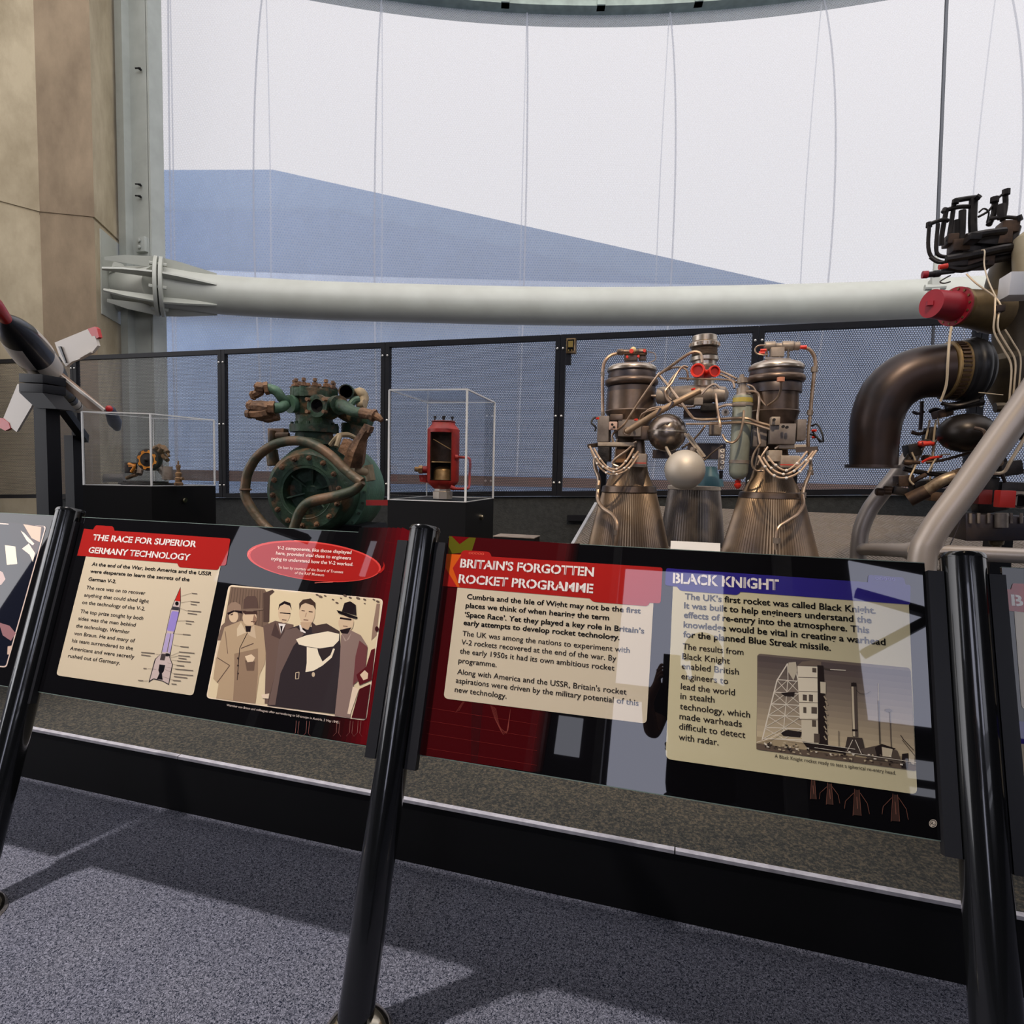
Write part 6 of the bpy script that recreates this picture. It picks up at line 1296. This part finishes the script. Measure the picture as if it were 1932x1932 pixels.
# dark sphere and the lower maze
c_ = VR.p(738, 1245, -.1); b = B(); b.sphere(c_, 148*K, 36, .78); R('dark_sphere', mat('dark_tank', (48, 42, 38), .35, .6, (38, 34, 32), 4, 3))(b)
b = B(); b.cyl(VR.p(640, 1120, -.05), VR.p(820, 1090, -.05), 26*K, seg=14); b.tube(VR.q([(620, 1100, -.1), (700, 1110, -.14), (800, 1085, -.14)]), 12*K, 8); R('transfer_pipe', grime)(b)
tbr('tank_pipe', [(780, 1220, -.25), (825, 1235, -.27), (830, 1280, -.27), (800, 1330, -.25)], 10, grime2)
for pts, r, m_ in (([(560, 1180, .02), (545, 1250, .02), (520, 1340, .02), (470, 1420, .0)], 6, creamt), ([(590, 1180, 0), (580, 1260, 0), (572, 1360, 0), (560, 1480, 0)], 6, creamt), ([(600, 1170, -.02), (605, 1260, -.02), (585, 1300, -.02), (570, 1420, -.02)], 5, creamt), ([(470, 1240, .05), (510, 1250, .05), (560, 1230, .05)], 12, grime2), ([(440, 1400, 0), (470, 1350, 0), (520, 1300, 0), (560, 1290, 0)], 22, grime), ([(400, 1490, 0), (450, 1500, 0), (500, 1470, -.02), (540, 1450, -.02)], 14, grime2),
    ([(470, 1340, -.02), (490, 1400, -.02), (460, 1470, -.03), (480, 1500, -.03)], 6, creamt), ([(540, 1390, -.03), (620, 1380, -.04), (760, 1340, -.06), (840, 1310, -.06)], 9, grime2), ([(430, 1420, 0), (520, 1440, 0), (640, 1450, 0), (760, 1430, 0)], 16, grime), ([(520, 1090, .1), (518, 1160, .1), (512, 1230, .1)], 12, bluesteel), ([(475, 1140, .1), (500, 1150, .1), (530, 1140, .1)], 10, bluesteel), ([(560, 1140, .04), (590, 1130, .02), (640, 1150, 0)], 14, grime),
    ([(860, 1330, .0), (920, 1360, -.02), (960, 1290, -.04), (1023, 1200, -.04)], 12, creamt), ([(840, 1440, -.05), (920, 1440, -.05), (960, 1380, -.06), (1040, 1250, -.06)], 10, creamt), ([(900, 1330, 0), (910, 1420, 0), (930, 1490, 0)], 10, grime), ([(960, 1180, 0), (1000, 1240, 0), (1060, 1260, 0)], 40, grime), ([(880, 1120, 0), (930, 1120, 0), (950, 1150, 0)], 30, olive), ([(600, 1500, .02), (700, 1470, .02), (820, 1480, .02)], 30, grime), ([(550, 1440, -.06), (600, 1360, -.06), (660, 1350, -.06)], 5, creamt)):
    tbr('lower_pipe', pts, r, m_, 9, 4)
for (x, y, ww, hh, dy) in ((470, 1330, 70, 80, .02), (430, 1480, 90, 70, .02), (520, 1500, 120, 60, .04), (400, 1530, 80, 50, .0), (560, 1250, 50, 80, .05), (620, 1150, 80, 50, .0), (650, 1470, 120, 70, .06), (740, 1500, 140, 120, .1), (820, 1520, 120, 160, .12), (600, 1560, 120, 60, .06), (940, 1420, 120, 90, .08), (870, 1380, 100, 80, .1), (960, 1540, 160, 140, .14), (850, 1600, 160, 90, .14)):
    c_ = VR.p(x, y, dy); b = B(); b.box(c_, (ww*K, .08, hh*K), Matrix.Rotation(random.uniform(-.3, .3), 3, 'Y')); R('gear_block', grime2 if x in (430, 620, 600) else grime, bevel=.006)(b)
for (x, y, r) in ((330, 1535, 26), (370, 1520, 20), (540, 1298, 18), (560, 1370, 22), (470, 1390, 18)):
    c_ = VR.p(x, y, -.02); b = B(); b.lathe(c_+Vector((-.03, 0, 0)), c_+Vector((.03, 0, 0)), [(0, r*K*.7), (.1, r*K), (.5, r*K), (.55, r*K*.7), (1, r*K*.7)], 12); R('end_cap', redcap if x == 540 else grime2)(b)
tbr('red_strap', [(520, 1390, -.05), (560, 1370, -.06), (620, 1360, -.06)], 8, redcap, 6)
tbr('braided_hose', [(460, 1570, -.06), (540, 1530, -.08), (620, 1480, -.1), (700, 1450, -.1), (800, 1420, -.08), (900, 1380, -.06)], 34, mat('braided_steel', (176, 156, 130), .4, .6, (128, 106, 84), 40, 2), 14, 5)
b = B(); b.cyl(VR.p(455, 1575, -.06), VR.p(545, 1530, -.08), 44*K, 40*K, 12); R('hose_ferrule', grime2)(b)
b = B(); b.cyl(VR.p(680, 1462, -.1), VR.p(720, 1448, -.1), 42*K, seg=8); R('hose_clip', grime2)(b)
c_ = VR.p(928, 1570, -.12); b = B(); b.box(c_, (78*K, .05, 100*K)); R('red_cover_plate', mat('scarlet_cover', (206, 44, 34), .45), bevel=.003)(b)
c_ = VR.p(820, 1560, .0); b = B(); b.box(c_, (70*K, .05, 90*K)); R('dark_red_block', mat('dark_red_block', (110, 26, 24), .5), bevel=.003)(b)
b = B(); c_ = VR.p(1010, 1575, -.10); b.box(c_, (130*K, .02, 100*K)); pl_ = R('bored_plate', pale)(b)
b = B(); b.lathe(VR.p(1006, 1580, -.125), VR.p(1006, 1580, -.09), [(0, 32*K), (0, 40*K), (1, 40*K)], 24, capa=False); b.make('bore_rim', grime, pl_); b = B(); b.cyl(VR.p(1006, 1580, -.114), VR.p(1006, 1580, -.10), 32*K, seg=24); b.make('bore', hole_m, pl_)
# flanged bearing plate at the foot
b = B(); b.hexa([VR.p(735, 1640, -.05), VR.p(1120, 1665, -.05), VR.p(1120, 1775, -.05), VR.p(738, 1778, -.05)], (0, .25, 0)); R('foot_plate', bluesteel, bevel=.006)(b)
for x in (760, 800, 850, 910, 960, 1010):
    b = B(); b.cyl(VR.p(x, 1640, -.06), VR.p(x, 1690, -.06), 9*K, seg=8); R('foot_bolt', alu)(b)
b = B(); b.lathe(VR.p(888, 1775, .02), VR.p(888, 1822, .02), [(0, 40*K), (.4, 36*K), (.5, 24*K), (1, 20*K)], 16); R('foot_spigot', olive)(b)
b = B(); b.cyl(VR.p(912, 1640, -.06), VR.p(912, 1710, -.06), 34*K, seg=14); R('foot_boss', alu)(b)
tbr('drain_wire', [(716, 1650, -.05), (690, 1730, -.05), (640, 1838, -.05)], 3, bluesteel, 5)
# tube stand
sl = VR.p(600, 1700, -.2)
st = thing('engine_stand', 'silver painted bent tube stand cradling the tall rocket engine at right', 'stand', (sl.x, sl.y, DZ))
def tbs(name, pts, r):
    q_ = VR.q(pts); q_[-1].z = min(q_[-1].z, q_[-1].z) ; b = B(); b.tube(q_, r*K, 20, 8); return b.make(name, standm, st)
p_ = VR.q([(1180, 880, -.42), (1023, 1108, -.42), (870, 1322, -.42), (720, 1535, -.42), (620, 1668, -.42), (560, 1762, -.42), (526, 1850, -.42)]); p_.append(Vector((p_[-1].x-.005, p_[-1].y, DZ)))
p_[-1].z += .006; b = B(); b.tube(p_, .047, 22, 8); b.make('front_tube', standm, st)
p_ = VR.q([(470, 1350, .22), (400, 1446, .22), (320, 1545, .22), (262, 1625, .22), (225, 1710, .22), (210, 1800, .22)]); p_.append(Vector((p_[-1].x, p_[-1].y, DZ)))
p_[-1].z += .006; b = B(); b.tube(p_, .036, 20, 8); b.make('rear_tube', standm, st)
b = B(); b.cyl(VR.p(225, 1818, .2), VR.p(520, 1826, -.40), .028, seg=18); b.cyl(VR.p(460, 1826, -.26), VR.p(500, 1826, -.36), .034, seg=18); b.make('cross_tube', standm, st)
b = B(); b.cyl(VR.p(545, 1828, -.42), VR.p(1250, 1862, -.42), .027, seg=18); b.make('long_tube', standm, st)
b = B(); p = VR.p(900, 1700, .25); b.bar((p.x, p.y, DZ), (p.x, p.y, p.z), .08); b.make('pedestal', black_matt, st)

# ------------------------------------------------------------------ chequered rocket model at the left on a black stand
VK = V(0, 560, 8.05, 3.2)
n0, t0 = VK.p(80, 337, -.75), VK.p(1169, 1681, .5)
ax_ = (t0-n0).normalized(); LR = (t0-n0).length
z0, z1 = (n0-EYE).dot(_f), (t0-EYE).dot(_f)
def rt(s_):
    f_ = (s_-124)/1726.0; return f_*z0/(z1*(1-f_)+f_*z0)
def rpx(s_, w_): p = n0+ax_*LR*rt(s_); return w_/8.05*S(p)
white_p = mat('rocket_white', (214, 204, 192), .35); black_p = mat('rocket_black', (22, 22, 27), .3, coat=.3); red_p = mat('rocket_red', (190, 26, 24), .35, coat=.3)
rk = thing('checkered_rocket', 'black and white chequered rocket with red nose, tilted on its black stand at left', 'rocket', tuple(n0+ax_*LR*.5))
vd = (EYE-(n0+ax_*LR*.3)); vd = (vd-ax_*vd.dot(ax_)).normalized(); rg = vd.cross(ax_)
if rg.dot(_r) < 0: rg = -rg
prof = [(124, 112), (200, 186), (300, 256), (359, 284), (450, 318), (520, 332), (620, 342), (706, 346), (800, 342), (880, 334), (1002, 312), (1080, 294), (1240, 256), (1340, 216), (1477, 168), (1478, 150), (1560, 138)]
b = B(); b.lathe(n0, t0, [(rt(a), rpx(a, w_)) for a, w_ in prof], 64)
body = b.make('body', [black_p, white_p, greyiron], rk)
for pl in body.data.polygons:
    c_ = pl.center+WL[rk.name]; h_ = (c_-n0).dot(ax_)/LR; rd = (c_-n0)-ax_*(c_-n0).dot(ax_)
    an = math.degrees(math.atan2(rd.dot(rg), rd.dot(vd))); qd = int(((an+23) % 360)//90)
    if h_ < rt(450): mi = 0
    elif h_ < rt(800): mi = 0 if qd % 2 == 0 else 1
    elif h_ < rt(1080): mi = 1 if qd % 2 == 0 else 0
    elif h_ < rt(1340): mi = 0
    else: mi = 0
    pl.material_index = mi
b = B(); b.lathe(n0-ax_*.36, n0+ax_*.004, [(0, .026), (.1, .036), (.5, .042), (.96, rpx(124, 116)), (1, rpx(124, 108))], 28); b.make('nose_probe', red_p, rk)
for a, b_, w0, w1, m_ in ((1530, 1640, 134, 120, olive), (1640, 1715, 122, 114, black_p), (1715, 1850, 112, 104, white_p), (1846, 1900, 96, 60, white_p)):
    b = B(); b.lathe(n0+ax_*LR*rt(a), n0+ax_*LR*rt(b_), [(0, rpx(a, w0)), (.9, rpx(b_, w1)), (1, rpx(b_, w1*.8))], 32); b.make('tail_ring', m_, rk)
b = B(); p = n0+ax_*LR*rt(1790); b.torus(p, ax_, rpx(1790, 110), .003, 32, 6); b.make('tail_seam', black_p, rk)
b = B(); b.hexa(VK.q([(830, 695, 0), (1330, 490, 0), (1395, 600, 0), (1440, 590, 0), (1482, 740, 0), (1400, 840, 0), (1220, 940, 0), (1090, 985, 0), (1000, 1060, 0), (900, 900, 0)]), (.004, .018, .0)); f1 = b.make('fin', white_p, rk, flat=True)
b = B(); b.hexa(VK.q([(1330, 486, 0), (1440, 452, 0), (1470, 480, 0), (1502, 610, 0), (1465, 632, 0), (1450, 604, 0), (1394, 602, 0)]), (.004, .024, 0)); b.make('fin_tip', red_p, f1, flat=True)
b = B(); b.bar(VK.p(1225, 925, -.01), VK.p(1385, 835, -.01), .02, .012); b.make('fin_tab', white_p, f1)
b = B(); b.hexa(VK.q([(880, 755, -.012), (915, 750, -.012), (1005, 1000, -.012), (990, 1005, -.012)]), (.0, .01, 0)); b.make('fin_slot', black_p, f1, flat=True)
b = B(); b.hexa(VK.q([(890, 1178, -.12), (930, 1175, -.12), (1590, 1728, -.2), (1560, 1745, -.2), (1330, 1700, .1), (1140, 1510, .12), (1000, 1400, .05), (950, 1300, 0)]), (.004, .006, .012)); f2 = b.make('fin', mat('fin_shade_brown', (188, 160, 140), .5), rk, flat=True)  # brown tone is the underside's shade put into the fin colour
b = B(); b.bar(VK.p(895, 1176, -.125), VK.p(1592, 1728, -.205), .012, .016); b.make('fin_edge', white_p, f2)
b = B(); a_, e_ = P(848/4.111, 530+985/4.111, 3.0), P(915/4.111, 530+1160/4.111, 3.25); b.lathe(a_, e_, [(0, .012), (.1, .032), (.6, .042), (.9, .022), (1, .006)], 20); b.make('fin_pod', mat('slate_pod', (70, 76, 92), .4), f2)
b = B(); p = P(846/4.111, 530+992/4.111, 2.98); b.sphere(p, .022, 14); b.make('pod_cap', red_p, f2)
b = B(); b.hexa([VL.p(x, y, .25) for x, y in ((135, 800), (265, 930), (240, 980), (128, 1172), (18, 1082), (40, 1030))], (.0, .018, .004)); f3 = b.make('fin', white_p, rk, flat=True)
b = B(); b.hexa([VL.p(x, y, .245) for x, y in ((-20, 1062), (18, 1064), (66, 1100), (80, 1142), (40, 1162), (-20, 1130))], (.0, .022, 0)); b.make('fin_tip', red_p, f3, flat=True)
VS = V(0, 530, 4.111, 2.75)
p = VS.p(240, 900)
sd2 = thing('rocket_stand', 'black steel stand with slanted arm carrying the chequered rocket', 'stand', (p.x, p.y, DZ))
standb = mat('stand_black', (22, 22, 26), .5, spec=.25)
b = B()
for y0, y1 in ((716, 786), (790, 862)): b.hexa([VS.p(x, y) for x, y in ((145, y0), (332, y0+8), (332, y1+4), (145, y1-2))], (-.02, .16, 0))
b.make('saddle', standb, sd2, bevel=.004)
b = B(); b.hexa([VS.p(x, y) for x, y in ((146, 862), (332, 868), (440, 992), (275, 985))], (-.02, .14, 0)); b.make('neck', standb, sd2, flat=True)
a_, e_ = VS.p(362, 985, .06), VS.p(380, 1740, .06)
b = B(); w_ = VS.r(85, a_); b.box((a_.x, a_.y, (a_.z+DZ)/2), (w_*1.9, w_*1.6, a_.z-DZ)); b.make('post', standb, sd2, flat=True)
b = B(); b.bar(VS.p(340, 790, .05), VS.p(660, 1225, .75), .05, .06); b.make('slanted_arm', standb, sd2, flat=True)
a_ = VS.p(575, 1200, .70); b = B(); b.box((a_.x, a_.y, (a_.z+DZ)/2), (.09, .09, a_.z-DZ)); b.make('rear_post', standb, sd2, flat=True)
a_ = VS.p(420, 1700, .3); b = B(); b.box((a_.x-.02, a_.y+.05, DZ+.02), (.5, .8, .04)); b.make('base_slab', standb, sd2, flat=True)

# ------------------------------------------------------------------ the photographer, seen only mirrored in the glossy panel
skin = mat('skin', (170, 120, 96), .55); shirt = mat('black_shirt', (14, 14, 16), .9, spec=.1); jeans = mat('dark_jeans', (30, 34, 46), .9); hair = mat('brown_hair', (50, 38, 30), .7); phone_m = mat('phone_black', (12, 12, 14), .2)
def skin_body(verts, edges, root, name, m, parent, sub=2):
    me = bpy.data.meshes.new(name); off = WL[parent.name] if parent else Vector()
    me.from_pydata([Vector(v[:3])-off for v in verts], edges, []); o = bpy.data.objects.new(name, me); COL.objects.link(o)
    md = o.modifiers.new('skin', 'SKIN'); md.use_smooth_shade = True
    for i, v in enumerate(verts):
        r_ = v[3]; me.skin_vertices[0].data[i].radius = (r_, v[4] if len(v) > 4 else r_)
    me.skin_vertices[0].data[root].use_root = True
    sb = o.modifiers.new('sub', 'SUBSURF'); sb.levels = sub; sb.render_levels = sub
    dg = bpy.context.evaluated_depsgraph_get(); dg.update()
    nm = bpy.data.meshes.new_from_object(o.evaluated_get(dg)); o.modifiers.clear(); o.data = nm
    nm.materials.clear(); nm.materials.append(m)
    for f in nm.polygons: f.use_smooth = True
    if parent: o.parent = parent
    return o
px, py = .17, -.46
ph = thing('person', 'person in a black shirt holding up a phone, mirrored in the Black Knight panel', 'person', (px, py, 0))
bv = [(px, py, .96, .15, .11), (px, py, 1.10, .15, .10), (px, py+.01, 1.28, .17, .11), (px, py+.01, 1.41, .12, .09), (px, py+.02, 1.49, .055), (px, py+.045, 1.57, .075, .09), (px, py+.05, 1.66, .08, .10), (px, py+.04, 1.72, .05, .06)]
be = [(i, i+1) for i in range(7)]
def add(pts, start):
    global bv, be
    prev = start
    for p_ in pts: bv.append(p_); be.append((prev, len(bv)-1)); prev = len(bv)-1
    return prev
for s_ in (-1, 1):
    add([(px+s_*.09, py, .86, .09), (px+s_*.10, py+.01, .50, .062), (px+s_*.10, py-.01, .12, .042), (px+s_*.11, py+.03, .05, .045, .04), (px+s_*.12, py+.16, .035, .035, .03)], 0)
    hx_ = s_*.055
    wr = add([(px+s_*.19, py+.01, 1.40, .06), (px+s_*.26, py+.02, 1.16, .046), (hx_+s_*.06, -.16, 1.26, .032), (hx_+s_*.012, -.075, 1.34, .026, .02), (hx_+s_*.006, -.058, 1.375, .028, .016)], 3)
    for k in range(4):
        zf_ = 1.36+.018*k; add([(hx_+s_*.004, -.045, zf_, .0095), (hx_-s_*.003, -.022, zf_+.008, .0085), (hx_-s_*.016, -.016-.002*k, zf_+.010, .0075)], wr)
    add([(hx_+s_*.004, -.070, 1.365, .011), (hx_-s_*.014, -.056, 1.385, .0095), (hx_-s_*.028, -.048, 1.40, .0085)], wr)
pb = skin_body(bv, be, 0, 'body', skin, ph)
# clothing follows the body
sv = [(px, py, .80, .20, .155), (px, py, .98, .195, .15), (px, py, 1.14, .19, .14), (px, py+.01, 1.29, .20, .142), (px, py+.01, 1.42, .145, .115), (px, py+.012, 1.47, .075, .078)]
se = [(0, 1), (1, 2), (2, 3), (3, 4), (4, 5)]
for s_ in (-1, 1):
    sv += [(px+s_*.19, py+.01, 1.40, .075), (px+s_*.235, py+.015, 1.25, .068)]; n_ = len(sv); se += [(4, n_-2), (n_-2, n_-1)]
skin_body(sv, se, 0, 'shirt', shirt, ph)
for s_ in (-1, 1):
    skin_body([(px+s_*.085, py, .92, .105, .125), (px+s_*.095, py, .78, .108, .115), (px+s_*.10, py+.01, .50, .080), (px+s_*.10, py-.01, .04, .068)], [(0, 1), (1, 2), (2, 3)], 0, 'trouser_leg', jeans, ph)
for s_ in (-1, 1):
    b = B(); b.lathe((px+s_*.10, py-.06, .052), (px+s_*.125, py+.23, .048), [(0, .02), (.08, .046), (.35, .052), (.7, .05), (.92, .036), (1, .01)], 18)
    for v in b.bm.verts: v.co.z = max(v.co.z, .004)
    b.make('shoe', shirt, ph)
b = B(); b.sphere((px, py+.02, 1.665), .108, 20, 1.0)
for v in b.bm.verts:
    if v.co.y > py+.085: v.co.y = py+.085
    if v.co.z < 1.62: v.co.z = 1.62
b.make('hair', hair, ph)
b = B(); b.tube([(px, py+.135, 1.635), (px, py+.16, 1.60), (px, py+.14, 1.59)], .014, 8); b.make('nose', skin, ph)
for s_ in (-1, 1):
    b = B(); b.sphere((px+s_*.032, py+.138, 1.64), .011, 10); b.make('eye', bead, ph)
    b = B(); b.sphere((px+s_*.088, py+.04, 1.62), .022, 10, 1.5); b.make('ear', skin, ph)
b = B(); b.tube([(px-.025, py+.132, 1.565), (px, py+.142, 1.562), (px+.025, py+.132, 1.565)], .006, 6); b.make('mouth', mat('lips', (150, 84, 76), .5), ph)
# script lettering across the chest
cu = bpy.data.curves.new('letters', 'FONT'); cu.body = 'Coca-Cola'; cu.size = .085; cu.shear = .35; cu.offset = .002; cu.align_x = 'CENTER'
lo_ = bpy.data.objects.new('letters', cu); COL.objects.link(lo_); dg = bpy.context.evaluated_depsgraph_get(); dg.update()
lm_ = bpy.data.meshes.new_from_object(lo_.evaluated_get(dg)); bpy.data.objects.remove(lo_)
for v in lm_.vertices: v.co = Vector((px-v.co.x, py+.152-abs(v.co.x)**2*1.8, 1.08+v.co.y))-WL[ph.name]
lm_.materials.append(bead); lo_ = bpy.data.objects.new('shirt_lettering', lm_); COL.objects.link(lo_); lo_.parent = ph
pn = thing('phone', 'black phone held up in both hands by the person in the black shirt', 'phone', (0, -.026, 1.36))
b = B(); b.box((0, -.026, 1.40), (.085, .009, .165)); b.make('case', phone_m, pn, bevel=.003)
